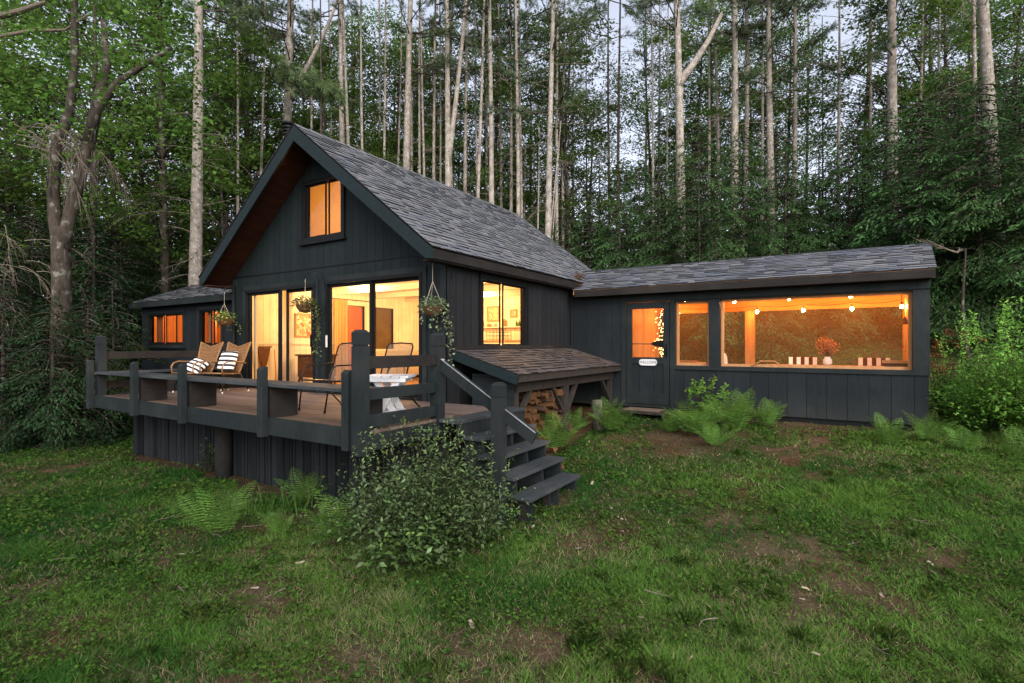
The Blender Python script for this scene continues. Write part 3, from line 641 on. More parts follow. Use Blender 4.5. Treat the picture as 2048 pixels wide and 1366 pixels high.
# tall posts and rails
def tall_post(x, y, z0, z1, par):
    mb = MB(); h = .066
    mb.box(x - h, x + h, y - h, y + h, z0, z1 - .17); mb.box(x - h * .86, x + h * .86, y - h * .86, y + h * .86, z1 - .17, z1 - .158)
    c = z1 - .158
    V = [(x + sx * h, y + sy * h, z) for z in (c, z1 - .03) for sx, sy in ((-1, -1), (1, -1), (1, 1), (-1, 1))] + [(x + sx * h * .6, y + sy * h * .6, z1) for sx, sy in ((-1, -1), (1, -1), (1, 1), (-1, 1))]
    F = [(0, 3, 2, 1), (8, 9, 10, 11)] + [(a + i, a + (i + 1) % 4, a + 4 + (i + 1) % 4, a + 4 + i) for a in (0, 4) for i in range(4)]
    mb.add(V, F); return part('post', mb, M['paint'], par)
tall_post(DX1 - .035, DY0 - .02 - .067, -.24, 1.08, dk); tall_post(DX1 - .04, -1.40, -.21, 1.07, dk); tall_post(DX0 + .05, DY0 + .10, -.2, 1.09, dk); tall_post(DX0 + .05, -.15, .003, .95, dk)
for z0, z1 in ((.665, .80), (.33, .455), (-.02 + .055, .17)):
    mb = MB(); mb.box(DX1 - .045, DX1 - .005, DY0 - .02, -1.467, z0, z1); part('rail', mb, M['paint_brown'] if z0 > .6 else M['paint'], dk, bevel=.004)
for z0, z1 in ((.665, .80), (.13, .27)):
    mb = MB(); mb.box(DX0 + .03, DX0 + .07, DY0 + .167, -.217, z0, z1); part('rail', mb, M['paint_brown'], dk, bevel=.004)
mb = MB()
for x, y, z in ((DX1 - .05, DY0 - .155, -.06), (DX1 - .05, DY0 - .155, -.13), (.965, -1.467, .40)):
    mb.lathe((x, y, z), [(.011, -.004), (.012, .004)], 8)
# ================================================================ STAIRS
st = thing('stairs', 'dark painted wooden steps with sloping handrail beside the deck', 'stairs', (1.8, -.7, -.6))
LX = 1.38
for y0, y1 in ((-1.47, -1.20), (-1.193, -.93), (-.923, -.66), (-.653, -.39), (-.383, -.12), (-.113, .12)):
    mb = MB(); mb.box(DX1 + .037, LX, y0, y1, -.04, random.uniform(-.001, .001)); part('landing_board', mb, M['steptop'], st, bevel=.004)
mb = MB(); mb.box(LX - .05, LX - .012, -1.44, .10, -.2, -.042); part('landing_rim', mb, M['paint'], st)
TY0, TY1 = -1.36, -.02
for i in range(1, 5):
    x1 = LX + .232 * i + .02; z = -.205 * i
    mb = MB(); mb.box(x1 - .285, x1, TY0 + .02 * (i % 2), TY1, z - .042, z); part('tread', mb, M['steptop'], st, bevel=.006)
for yy in (-1.26, -.62, -.12):
    mb = MB(); poly = [(LX - .05, yy, -.06)]
    pts = [(LX - .06, -.21)]
    for i in range(1, 5):
        x1 = LX + .232 * i; z = -.205 * i - .043; pts += [(x1 - .23, z), (x1 - .02, z)]
    pts += [(LX + .9, -1.16), (LX + .60, -1.16), (LX - .06, -.60)]
    mb.prism([(x, yy, z) for x, z in pts], (0, .045, 0)); part('stringer', mb, M['paint'], st)
for yy in (-1.30, -.72, -.10):
    mb = MB(); mb.box(LX + .75, LX + .84, yy, yy + .05, -1.14, -.863); part('tread_leg', mb, M['paint_brown'], st)
NX, NY = 1.965, -1.455
tall_post(NX, NY, -1.15, .49, st)
mb = MB(); mb.bar((1.075, -1.40, .668), (2.41, -1.40, -.115), .045, .145); part('handrail', mb, M['paint'], st)
mb = MB(); mb.bar((1.075, -1.40, .744), (2.43, -1.40, -.050), .05, .010); part('handrail_cap', mb, M['lit_edge'], st)
# ================================================================ WOODSHED
ws = thing('woodshed', 'low lean to woodshed with shingled roof and braced posts', 'woodshed', (.6, 2.3, -.6))
def wz(x): return .86 - .295 * x
WY0, WY1, WX = .10, 4.36, 1.26
mb = MB(); mb.prism([(.026, WY0, wz(.026) - .012), (WX, WY0, wz(WX) - .012), (WX, WY0, wz(WX) - .05), (.026, WY0, wz(.026) - .05)], (0, WY1 - WY0, 0)); rf = part('roof', mb, M['wood_grey'], ws)
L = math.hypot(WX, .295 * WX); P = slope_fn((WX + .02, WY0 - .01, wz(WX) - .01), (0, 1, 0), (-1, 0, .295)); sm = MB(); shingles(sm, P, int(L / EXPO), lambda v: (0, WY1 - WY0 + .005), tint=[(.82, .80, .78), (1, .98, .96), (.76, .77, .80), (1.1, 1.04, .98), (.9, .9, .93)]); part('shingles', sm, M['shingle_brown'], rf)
mb = MB(); mb.bar((.026, WY0 - .022, wz(.026) - .085), (WX + .01, WY0 - .022, wz(WX + .01) - .085), .04, .14); part('rake_board', mb, M['rake'], ws)
mb = MB(); mb.box(WX - .04, WX - .001, WY0, WY1, wz(WX) - .125, wz(WX) - .052); part('eave_fascia', mb, M['wood_grey'], ws)
mb = MB(); mb.box(.026, .06, WY0 - .02, WY1, wz(0) - .01, wz(0) + .055); part('flashing_board', mb, M['paint_brown'], ws)
mb = MB(); mb.box(1.0, 1.1, .34, 4.30, .19, .33); part('plate', mb, M['wood_grey'], ws)
mb = MB(); mb.box(.30, 1.06, .26, .30, -.9, .46); part('end_panel', mb, siding('horizontal_boards', (.0125, .0165, .0185), (.009, .012, .0138), .155, .05, horizontal=True), ws)
for i, yy in enumerate((.30, 1.95, 2.05, 4.16)):
    mb = MB(); mb.box(.985 + .12, 1.075 + .12, yy, yy + .09, -1.0 + .05 * i, .328) if False else mb.box(1.005, 1.095, yy, yy + .09, -1.0, .189); part('post', mb, M['wood_grey'], ws)
for ya, yb in ((.395, .80), (1.94, 1.55), (2.145, 2.5), (4.155, 3.75)):
    mb = MB(); mb.bar((1.05, ya, -.26), (1.05, yb, .19), .055, .08, up=(1, 0, 0)); part('brace', mb, M['wood_grey'], ws)
mb = MB(); mb.box(.03, .06, .31, 4.3, -.9, .7); part('backing', mb, M['trim'], ws)
# firewood: every log its own object
def log_mesh(k):
    mb = MB(); L = .40; r = .075; n = 8
    if k % 3 == 2: prof = [(r * math.cos(2 * math.pi * j / 9) * .85, r * math.sin(2 * math.pi * j / 9) * .85) for j in range(9)]
    else: prof = [(0, -r * .75)] + [(r * 1.25 * math.cos(a), r * 1.25 * math.sin(a) - r * .75) for a in [R(d) for d in range(35 + 6 * k, 150 - 5 * k, 22)]]
    prof = [(x * random.uniform(.85, 1.15), z * random.uniform(.85, 1.15)) for x, z in prof]
    mb.prism([(-L / 2, a, b) for a, b in prof], (L, 0, 0), (random.uniform(.6, 1.2),) * 3); return mb
LOGM = []
for k in range(6):
    me = log_mesh(k).mesh('firewood_log', M['log'] if k != 2 else M['log']); me.materials.append(M['logbark'])
    for p in me.polygons:
        if 2 <= p.index and (k % 3 == 2 or 3 <= p.index < len(me.polygons) - 1): p.material_index = 1 if (p.index + k) % 2 else 0
    LOGM.append(me)
def log(loc, lbl, grp, rz=0.0, ry=0.0, k=None, s=1.0):
    o = link('firewood_log', LOGM[random.randrange(6) if k is None else k]); o.location = loc; o.rotation_euler = (random.uniform(0, 6.28), ry, rz); o.scale = (s, s, s)
    tag(o, lbl, 'firewood', grp); return o
cnt = 0
for r_ in range(9):
    z = -.86 + r_ * .118
    yy = .50 + .06 * (r_ % 2)
    top = 2.5 - r_ * .09
    while yy < top:
        if z < .1 and not (r_ > 5 and yy < .75): log((.85 + random.uniform(-.10, .10), yy + random.uniform(-.02, .02), z + random.uniform(-.02, .02)), 'split firewood log stacked with others under the woodshed roof', 'firewood stacked in the woodshed', random.uniform(-.22, .22), random.uniform(-.12, .12), None, random.uniform(.8, 1.2))
        yy += .135
for i in range(16):
    log((1.0 + random.uniform(0, .22), .55 + random.random() * .9, -.86 + random.random() * .16), 'loose firewood log tumbled at the foot of the woodshed stack', 'loose firewood at the woodshed', random.uniform(0, 3.1), random.uniform(-.5, .5))
for i, (x, y, z) in enumerate([(1.55, .45, -.93), (1.62, .75, -.92)]):
    log((x, y, z), 'split firewood log lying on the grass ' + ('below the handrail end' if i == 0 else 'between the steps and the fern'), 'logs on the grass', 1.2 + i, 0, 3, 1.1)
b = MB(); bx_, by_, bz_ = 1.42, 2.75, float(gz(1.42, 2.75)); b.tube([(bx_, by_, bz_ - .05), (bx_ - .02, by_ + .02, bz_ + .18), (bx_ - .06, by_ + .05, bz_ + .55)], [.11, .10, .095], 14)
single('birch_log', b, M['logend'], 'weathered birch log standing on end by the woodshed post', 'log', (bx_, by_, bz_), smooth=True)
# firewood under the deck bench by the door
sb = thing('firewood_bench', 'dark low bench with firewood beneath beside the sliding door', 'bench', (-5.83, -.2, 0))
mb = MB(); mb.box(-6.04, -5.66, -.44, -.035, .42, .46); part('seat', mb, M['paint_brown'], sb, bevel=.004)
for x in (-6.02, -5.71):
    mb = MB(); mb.box(x, x + .04, -.42, -.05, .002, .419); part('leg', mb, M['trim'], sb)
for r_ in range(3):
    for c_ in range(2):
        log((-5.925 + c_ * .13 + .05, -.24, .07 + r_ * .115), 'split log stored under the low bench by the sliding door', 'firewood under the deck bench', 1.57 + random.uniform(-.1, .1), 0, None, .85)
# porch step and mat
ps = thing('porch_step', 'grey plank step in front of the porch door', 'step', (1.85, 4.05, -.5))
for y0, y1 in ((3.72, 3.93), (3.94, 4.15), (4.16, 4.36)):
    mb = MB(); mb.box(1.30, 2.42, y0, y1, -.46, -.42 + random.uniform(-.002, .002)); part('plank', mb, M['wood_grey'], ps)
for x in (1.36, 2.30):
    mb = MB(); mb.box(x, x + .06, 3.74, 4.34, -.66, -.461); part('leg', mb, M['trim'], ps)
dm = MB(); dm.box(1.48, 2.22, 3.84, 4.28, -.417, -.400); single('doormat', dm, mat('coir_mat', (.16, .12, .09), (.1, .075, .055), .95, 60, bmp=.9), 'brown coir doormat on the step at the porch door', 'doormat', (1.85, 4.06, -.417))
# ================================================================ DECK FURNITURE (built facing -y in their own frame)
def cushion(name, w, h, t, stripes, m, lbl, cat, loc, rot):
    n = 36; V = []; F = []; C = []
    for s in (1, -1):
        for i in range(n + 1):
            for j in range(n + 1):
                u, v = i / n * 2 - 1, j / n * 2 - 1
                k = (1 - u ** 4) * (1 - v ** 4); pin = 1 - .07 * (1 - abs(u)) ** .0 * 0
                V.append((u * w / 2 * (1 - .06 * v * v * (1 - 0)), s * t / 2 * k ** .6, v * h / 2 * (1 - .06 * u * u)))
                C.append((.85, .83, .78) if int((v + 1) / 2 * stripes) % 2 else (.02, .021, .024))
    N = (n + 1) ** 2
    for s in range(2):
        for i in range(n):
            for j in range(n):
                a = s * N + i * (n + 1) + j; q = (a, a + 1, a + n + 2, a + n + 1); F.append(q if s else q[::-1])
    mb = MB(); mb.v = V; mb.f = F; mb.c = C; mb.n = len(V)
    o = link(name, mb.mesh(name, m, smooth=True)); o.location = loc; o.rotation_euler = rot; tag(o, lbl, cat); return o
STRIPE = mat('striped_cloth', (1, 1, 1), (.9, .9, .9), .9, 40, attr=True, bmp=.2)
def arc(p0, p1, p2, n=8):
    p0, p1, p2 = Vector(p0), Vector(p1), Vector(p2); return [(p0 * (1 - t) ** 2 + p1 * 2 * t * (1 - t) + p2 * t * t) for t in [i / n for i in range(n + 1)]]
def rattan_chair(lbl, loc, rz):
    t = thing('rattan_chair', lbl, 'chair', loc, rz, 'rattan chairs on the deck')
    mb = MB(); w = .27
    # back: fan of canes between curved frame sides, top edge dips
    B0, Bt = Vector((0, .20, .36)), Vector((0, .50, .95))
    top = lambda u: (u * (w + .03), .33 + .03 * abs(u), .95 - .065 * (1 - abs(u) ** 1.3) + .03 * abs(u))
    mb.tube([top(-1 + i / 8) for i in range(17)], .011, 8)
    for s in (-1, 1): mb.tube(arc((s * .2, .16, .36), (s * .25, .22, .55), top(s)), .015, 8)
    part('back_frame', mb, M['rattan'], t, local=True, smooth=True)
    mb = MB()
    for i in range(27):
        u = -1 + i / 13; mb.tube(arc((u * .2, .16, .37), (u * .24, .21, .58), top(u), 5), .0046, 5)
    for k in range(1, 9):
        f = k / 9; pts = []
        for i in range(9):
            u = -1 + i / 4; a = arc((u * .2, .16, .37), (u * .24, .21, .58), top(u), 9)[k]; pts.append(a)
        mb.tube(pts, .0045, 4)
    part('woven_back', mb, M['rattan'], t, local=True, smooth=True)
    mb = MB()
    for i in range(25):
        x = -.24 + i * .02; mb.tube([(x, -.27, .38), (x, -.05, .36), (x, .17, .36)], .009, 5)
    mb.tube([(-.26, -.28, .38), (.26, -.28, .38)], .014, 8); part('seat', mb, M['rattan'], t, local=True, smooth=True)
    for s in (-1, 1):
        mb = MB(); mb.tube([(s * .28, -.28, .36), (s * .29, -.29, .50), (s * .29, -.25, .57), (s * .29, -.15, .60), (s * .29, .1, .59), (s * .27, .27, .56)], .013, 8); part('arm', mb, M['rattan'], t, local=True, smooth=True)
    for sx in (-1, 1):
        for sy in (-1, 1):
            mb = MB(); mb.tube([(sx * .24, -.22 if sy < 0 else .16, .36), (sx * .27, -.27 if sy < 0 else .33, .02)], .010, 8); lg = part('leg', mb, M['bronze'], t, local=True, smooth=True)
            mb = MB(); f = (sx * .27, -.27 if sy < 0 else .33); mb.tube([(f[0], f[1], 0), (f[0], f[1], .03)], .014, 8); part('foot_cap', mb, M['rubber_w'], lg, local=True)
    return t
RA = R(12)
rattan_chair('rattan armchair with high dipped back, the one nearer the wing wall', (-5.46, -1.12, 0), RA)
rattan_chair('rattan armchair with striped pillow standing upright, nearer the sliding door', (-4.92, -.86, 0), RA)
def in_chair(loc, rz, p):
    c, s = math.cos(rz), math.sin(rz); return (loc[0] + p[0] * c - p[1] * s, loc[1] + p[0] * s + p[1] * c, loc[2] + p[2])
cushion('striped_pillow', .44, .42, .13, 9, STRIPE, 'black and white striped pillow propped upright in a rattan chair', 'pillow', in_chair((-4.92, -.86, 0), RA, (0, .08, .60)), (R(-20), 0, RA))
cushion('striped_pillow', .42, .40, .12, 9, STRIPE, 'black and white striped pillow slumped on the seat of a rattan chair', 'pillow', in_chair((-5.46, -1.12, 0), RA, (.02, -.02, .50)), (R(-52), R(14), RA))
def cord_chair(lbl, loc, rz):
    t = thing('cord_chair', lbl, 'chair', loc, rz, 'metal and cord armchairs on the deck')
    w = .25; mb = MB(); r = .011
    T = [(-w, .12, .40), (-w, .29, .90), (-w + .04, .31, .94), (0, .315, .95), (w - .04, .31, .94), (w, .29, .90), (w, .12, .40)]
    mb.tube(T, r, 8); part('back_frame', mb, M['bronze'], t, local=True, smooth=True)
    mb = MB(); mb.tube([(-w, .12, .40), (-w, -.30, .43), (-w + .03, -.33, .43), (w - .03, -.33, .43), (w, -.30, .43), (w, .12, .40)], r, 8); part('seat_frame', mb, M['bronze'], t, local=True, smooth=True)
    mb = MB()
    for i in range(24):
        x = -w + .02 + i * (2 * w - .04) / 23; mb.tube([(x, .308, .94), (x * .98, .20, .62), (x, .13, .405), (x, .10, .40), (x, -.12, .405), (x, -.325, .43)], .0034, 4)
    part('woven_cord', mb, M['cord'], t, local=True)
    for s in (-1, 1):
        mb = MB(); a = s * (w + .045)
        mb.tube([(a - s * .02, -.36, .02), (a, -.30, .42), (a, -.29, .52), (a, -.25, .60), (a, -.18, .635), (a, .10, .635), (s * w, .215, .66)], r, 8); lg = part('front_leg', mb, M['bronze'], t, local=True, smooth=True)
        mb = MB(); mb.tube([(a - s * .02, -.36, 0), (a - s * .02, -.36, .035)], .016, 8); part('foot_cap', mb, M['rubber'], lg, local=True)
        mb = MB(); mb.tube([(s * w, -.05, .41), (s * (w + .04), .38, .02)], r, 8); lg = part('rear_leg', mb, M['bronze'], t, local=True, smooth=True)
        mb = MB(); mb.tube([(s * (w + .04), .385, 0), (s * (w + .04), .38, .035)], .016, 8); part('foot_cap', mb, M['rubber'], lg, local=True)
    return t
cord_chair('metal armchair with tan cord back in front of the sliding doors', (-.86, -1.50, 0), R(0))
cord_chair('metal armchair with cord back half hidden by the deck corner post', (-.20, -1.12, 0), R(2))
# white X legged side table
tb = thing('side_table', 'small white slatted table with crossed legs on the deck', 'table', (.64, -1.85, 0), R(28)); tb.scale = (1, 1, 1.11)
for k in range(5):
    mb = MB(); mb.box(-.27 + k * .110, -.27 + k * .110 + .101, -.19, .19, .475, .50); part('slat', mb, M['white'], tb, local=True, bevel=.003)
for s in (-1, 1):
    y = s * .15
    for q in (-1, 1):
        mb = MB(); mb.bar((q * .15, y + q * .012, .0), (-q * .15, y + q * .012, .474), .022, .075, up=(1, 0, 0)); part('leg', mb, M['white'], tb, local=True)
    mb = MB(); mb.box(-.28, .28, y - .04, y + .04, .43, .474) if False else mb.box(-.24, .24, y - .045, y - .03, .435, .474); part('apron', mb, M['white'], tb, local=True)
mb = MB(); mb.box(-.16, .16, -.11, .11, .10, .12); part('shelf', mb, M['white'], tb, local=True)
# ================================================================ HANGING BASKETS
def leaf_cloud(n, cen, rad, size, col, up=.5, flat=1.0, seed=0, asp=.55):
    rg = np.random.default_rng(seed)
    p = rg.normal(size=(n, 3)); p /= np.linalg.norm(p, axis=1)[:, None]; p *= (rg.random(n) ** .45)[:, None]
    return leaves(np.asarray(cen) + p * np.asarray(rad), size, col, rg, up, asp)
def leaves(P, size, col, rg, up=.5, asp=.55, var=.35, dirs=None):
    """pointed folded leaves at points P: two triangles each, sharing a midrib. returns V (n*4,3), C (n,3)"""
    n = len(P)
    nrm = rg.normal(size=(n, 3)); nrm[:, 2] = np.abs(nrm[:, 2]) + up * 2; nrm /= np.linalg.norm(nrm, axis=1)[:, None]
    d = rg.normal(size=(n, 3)) if dirs is None else dirs + rg.normal(size=(n, 3)) * .45
    d -= nrm * (d * nrm).sum(1)[:, None]; d /= np.linalg.norm(d, axis=1)[:, None] + 1e-9
    s = np.cross(nrm, d); L = size * rg.uniform(.6, 1.25, n)[:, None]; W = L * asp * .5
    V = np.stack([P, P + d * L * .45 + s * W + nrm * L * .08, P + d * L - nrm * L * .12, P + d * L * .45 - s * W + nrm * L * .08], 1).reshape(-1, 3)
    k = rg.uniform(1 - var, 1 + var, n)[:, None]; C = np.asarray(col) * k * (1 + rg.uniform(-.08, .08, (n, 3)))
    return V, C
def basket(lbl, x, y, z, vines, col, fl=None, seed=1, bracket=None, hook_z=2.3, leafm='vine'):
    t = thing('hanging_basket', lbl, 'hanging basket', (x, y, z), 0, 'flower baskets hanging along the cabin front')
    mb = MB(); mb.lathe((0, 0, 0), [(.03, -.14), (.10, -.115), (.145, -.06), (.165, 0), (.172, .012), (.15, .012)], 20); part('basket', mb, M['coco'], t, local=True, smooth=True)
    mb = MB()
    top = hook_z - z
    for k in range(3):
        a = k * 2.094 + .4; mb.tube([(.165 * math.cos(a), .165 * math.sin(a), 0), (0, 0, top * .55)], .004, 5)
    mb.tube([(0, 0, top * .55), (0, 0, top)], .004, 5); part('hanger_cord', mb, M['rope'], t, local=True)
    rg = np.random.default_rng(seed)
    V, C = leaf_cloud(380, (0, 0, .05), (.24, .24, .13), .05, col, .5, seed=seed, asp=.8)
    VV, CC = [V], [C]
    st_ = MB()
    for ang, L, spread in vines:
        a = R(ang); p = np.array([.15 * math.cos(a), .15 * math.sin(a), .03]); pts = [p.copy()]; d = np.array([math.cos(a), math.sin(a), -.1])
        for k in range(int(L / .05)):
            d = d * .72 + np.array([0, 0, -.35]) + rg.normal(size=3) * .13 * spread; d /= np.linalg.norm(d); p = p + d * .05; pts.append(p.copy())
        pts = np.array(pts); st_.tube([tuple(q) for q in pts], .003, 4)
        f = np.linspace(1, .5, len(pts)); q = np.repeat(pts, 2, 0) + rg.normal(size=(len(pts) * 2, 3)) * .022; q = q[rg.random(len(q)) < .92]
        V, C = leaves(q, .045, np.array(col) * 1.15, rg, .3, .85); VV.append(V); CC.append(C)
    link('foliage', npmesh('foliage', np.concatenate(VV), 4, M[leafm], np.concatenate(CC)), t)
    part('trailing_stem', st_, M['stem'], t, local=True)
    if fl:
        V, C = leaf_cloud(46, (.03, -.05, .06), (.19, .19, .11), .05, fl, .4, seed=seed + 5, asp=.9); link('blossoms', npmesh('blossoms', V, 4, M['vine'], C * 1.0), t)
    if bracket:
        h = thing('plant_hook', bracket[0], 'plant hook', (bracket[1], 0, hook_z), 0, 'plant hooks on the cabin front')
        mb = MB(); dx = x - bracket[1]
        mb.tube([(0, -.012, -.28), (0, -.03, .0), (dx * .1, y * .25, .1), (dx * .45, y * .55, .15), (dx * .85, y * .9, .10), (dx, y, .02), (dx, y, -.01)], .007, 8); part('rod', mb, M['black'], h, local=True, smooth=True)
    return t
basket('hanging basket with long pale green trailing ivy at the cabin corner', -.06, -.28, 1.50, [(-30, .75, 1), (-5, 1.0, 1), (20, .85, 1.2), (-50, .5, 1), (60, .6, 1), (-15, .9, 1.6), (180, .25, 1), (-80, .35, 1), (10, .62, 2)], (1.0, 1.02, 1.0), None, 3, ('black curved plant hook at the cabin corner', .10), 2.24)
basket('hanging basket with pink blooms and one long vine between the glass doors', -3.20, -.28, 1.66, [(20, .95, .7), (10, 1.15, .6), (-20, .35, 1), (40, .75, 1), (200, .2, 1), (150, .25, 1), (15, 1.0, 1)], (.55, .58, .42), (3.0, 1.3, 1.15), 5, ('black curved plant hook between the two glass doors', -2.98), 2.17)
basket('hanging basket of mixed greens beside the wing roof edge', -5.76, -.40, 1.46, [(0, .35, 1), (-60, .3, 1), (30, .45, 1), (160, .2, 1)], (.62, .70, .40), (2.2, 1.6, .7), 8, ('black plant hook under the gable eave', -5.62), 2.06)
# ================================================================ THINGS SEEN INSIDE
wsx, wsy = -5.30, 1.55
sv = thing('wood_stove', 'brown cast iron wood stove behind the glass door', 'stove', (wsx, wsy, 0))
mb = MB(); mb.box(wsx - .3, wsx + .3, wsy - .32, wsy + .32, .16, .66); part('stove_body', mb, M['iron'], sv, bevel=.02)
mb = MB(); mb.box(wsx - .34, wsx + .34, wsy - .36, wsy + .36, .662, .70); part('stove_top', mb, M['iron'], sv, bevel=.01)
for sx in (-1, 1):
    for sy in (-1, 1):
        mb = MB(); mb.bar((wsx + sx * .25, wsy + sy * .27, .158), (wsx + sx * .29, wsy + sy * .30, -.018), .05, .05); part('leg', mb, M['iron'], sv)
mb = MB(); mb.box(wsx + .302, wsx + .325, wsy - .2, wsy + .2, .24, .56); part('stove_door', mb, M['black'], sv, bevel=.008)
mb = MB(); mb.tube([(wsx - .1, wsy, .70), (wsx - .1, wsy, 2.37)], .075, 16); part('stove_pipe', mb, M['black'], sv, smooth=True)
kt = MB(); kt.lathe((wsx + .1, wsy + .16, .701), [(.09, 0), (.12, .05), (.11, .12), (.05, .17), (.02, .19)], 16); single('kettle', kt, M['iron'], 'rounded kettle standing on top of the wood stove', 'kettle', (wsx + .1, wsy + .16, .701), smooth=True)
def picture(lbl, axis, u0, u1, z0, z1, w, cols, seed):
    c = ((u0 + u1) / 2, w, (z0 + z1) / 2) if axis == 'x' else (w, (u0 + u1) / 2, (z0 + z1) / 2)
    t = thing('framed_picture', lbl, 'picture', c)
    o = -1 if axis == 'x' else 1
    mb = MB(); frame(mb, axis, u0, u1, z0, z1, *sorted((w, w + o * .025)), .035); part('frame', mb, M['pinewood'], t)
    m, nt, b_, _ = newmat('picture_art'); n = noise(nt, 5 + seed, 3); r_ = nd(nt, 'ShaderNodeValToRGB'); nt.links.new(n, r_.inputs[0]); r_.color_ramp.interpolation = 'CONSTANT'
    r_.color_ramp.elements[0].color = (*cols[0], 1); r_.color_ramp.elements[1].color = (*cols[1], 1); r_.color_ramp.elements[1].position = .48
    e = r_.color_ramp.elements.new(.58); e.color = (*cols[2], 1); nt.links.new(r_.outputs[0], b_.inputs['Base Color'])
    mb = MB(); (mb.box(u0 + .03, u1 - .03, w - .012, w - .002, z0 + .03, z1 - .03) if axis == 'x' else mb.box(w + .002, w + .012, u0 + .03, u1 - .03, z0 + .03, z1 - .03)); part('print', mb, m, t)
picture('red and cream abstract print above the wood stove', 'y', 1.42, 1.98, 1.12, 1.70, XL + .131, ((.7, .28, .14), (.72, .6, .42), (.55, .12, .06)), 1)
picture('framed landscape picture over the kitchen counter', 'x', -3.72, -3.28, 1.62, 2.08, HB - .008, ((.5, .4, .25), (.7, .6, .4), (.3, .25, .15)), 4)
picture('small square framed print beside the kitchen corner', 'x', -2.90, -2.66, 1.72, 1.96, HB - .008, ((.3, .28, .2), (.5, .42, .3), (.2, .2, .16)), 9)
bg = thing('hanging_bag', 'dark triangular cloth hanging from a wall rack inside', 'bag', (XL + .16, .62, .8))
mb = MB(); mb.box(XL + .131, XL + .17, .45, .80, .86, .89); part('rack', mb, M['iron'], bg)
mb = MB(); mb.prism([(XL + .18, .42, .85), (XL + .18, .72, .85), (XL + .18, .66, .55), (XL + .18, .57, .28), (XL + .18, .47, .6)], (.05, 0, 0)); part('cloth', mb, M['iron'], bg)
br = thing('fire_tool', 'slim pale fire tool leaning beside the bag', 'fire tool', (XL + .3, .80, 0)); mb = MB(); mb.tube([(XL + .3, .82, -.018), (XL + .2, .84, .82)], .012, 8); part('rod', mb, M['pinewood'], br)
ct = thing('curtain', 'long ochre curtain on a thin rod beside the red door', 'curtain', (XL + .2, 2.75, 1.1))
mb = MB(); n = 30; V = []
for i in range(n + 1):
    y = 2.52 + .44 * i / n; x = XL + .22 + .03 * math.sin(i * 1.25); V += [(x, y + .03 * math.sin(i), 0.0), (x, y, 2.13)]
mb.add(V, [(2 * i, 2 * i + 2, 2 * i + 3, 2 * i + 1) for i in range(n)]); part('drape', mb, M['curtain'], ct, smooth=True)
mb = MB(); mb.tube([(XL + .22, 2.4, 2.14), (XL + .22, 3.75, 2.14)], .010, 8); part('rod', mb, M['iron'], ct)
sf = thing('sofa', 'cream sofa below the inner window', 'sofa', (-5.3, 4.9, 0))
mb = MB(); mb.box(-5.75, -5.0, 3.9, 5.9, .05, .40); part('base', mb, M['fabric'], sf, bevel=.03)
mb = MB(); mb.box(-5.93, -5.76, 3.9, 5.9, .05, .74); part('backrest', mb, M['fabric'], sf, bevel=.05)
for y in (3.92, 4.92):
    mb = MB(); mb.box(-5.74, -5.0, y, y + .96, .405, .53); part('seat_cushion', mb, M['fabric'], sf, bevel=.04)
for y in (3.72, 5.91):
    mb = MB(); mb.box(-5.9, -5.0, y, y + .17, .05, .60); part('armrest', mb, M['fabric'], sf, bevel=.04)
cf = thing('coffee_table', 'pale wooden coffee table in front of the sofa', 'table', (-4.2, 4.3, 0))
mb = MB(); mb.box(-4.6, -3.8, 3.6, 5.0, .40, .44); part('table_top', mb, M['pinewood'], cf, bevel=.006)
for x in (-4.55, -3.9):
    for y in (3.65, 4.9):
        mb = MB(); mb.box(x, x + .05, y, y + .05, -.018, .399); part('leg', mb, M['pinewood'], cf)
bx2 = MB(); bx2.box(-4.3, -4.05, 4.2, 4.5, .442, .52); single('wooden_box', bx2, M['pinewood'], 'small wooden box lying on the coffee table', 'box', (-4.2, 4.35, .442))
kc = thing('kitchen_counter', 'cream kitchen counter with drawers behind the side window', 'counter', (-2.4, 6.1, 0))
mb = MB(); mb.box(-4.1, -1.3, 5.85, 6.38, -.018, 1.02); part('cabinet', mb, M['iceil'], kc)
mb = MB(); mb.box(-4.14, -1.26, 5.81, 6.385, 1.022, 1.06); part('worktop', mb, M['pinewood'], kc, bevel=.006)
for x in (-3.9, -3.2, -2.5, -1.9):
    mb = MB(); mb.box(x, x + .12, 5.835, 5.848, .86, .88); part('drawer_handle', mb, M['black'], kc)
shf = MB(); shf.box(-3.95, -2.1, 6.2, 6.385, 1.43, 1.46); single('wall_shelf', shf, M['iceil'], 'long cream shelf on the kitchen wall', 'shelf', (-3, 6.3, 1.43))
GB = mat('green_glass', (.10, .17, .03), (.06, .12, .02), .2, 6)
for k in range(6):
    b_ = MB(); x = -2.62 + k * .085; b_.lathe((x, 6.29, 1.462), [(.032, 0), (.034, .02), (.034, .09), (.014, .13), (.014, .17)], 12); single('green_bottle', b_, GB, 'small green bottle in a row on the kitchen shelf', 'bottle', (x, 6.29, 1.462), 'green bottles on the kitchen shelf', smooth=True)
for k, (x, r_, h) in enumerate(((-3.85, .05, .2), (-3.6, .07, .10), (-3.42, .06, .12), (-3.05, .045, .22))):
    b_ = MB(); b_.lathe((x, 6.29, 1.462), [(r_ * .7, 0), (r_, h * .3), (r_ * .8, h * .8), (r_ * .5, h)], 14); single('shelf_jar', b_, M['white'] if k % 2 == 0 else M['pinewood'], ('tall white jar at the far end of the kitchen shelf', 'squat wooden bowl on the kitchen shelf', 'short white pot on the kitchen shelf', 'tall wooden vase near the shelf middle')[k], 'jar', (x, 6.29, 1.462), smooth=True)
wr = thing('wine_rack', 'thin metal rack on the kitchen counter', 'rack', (-3.1, 6.1, 1.061))
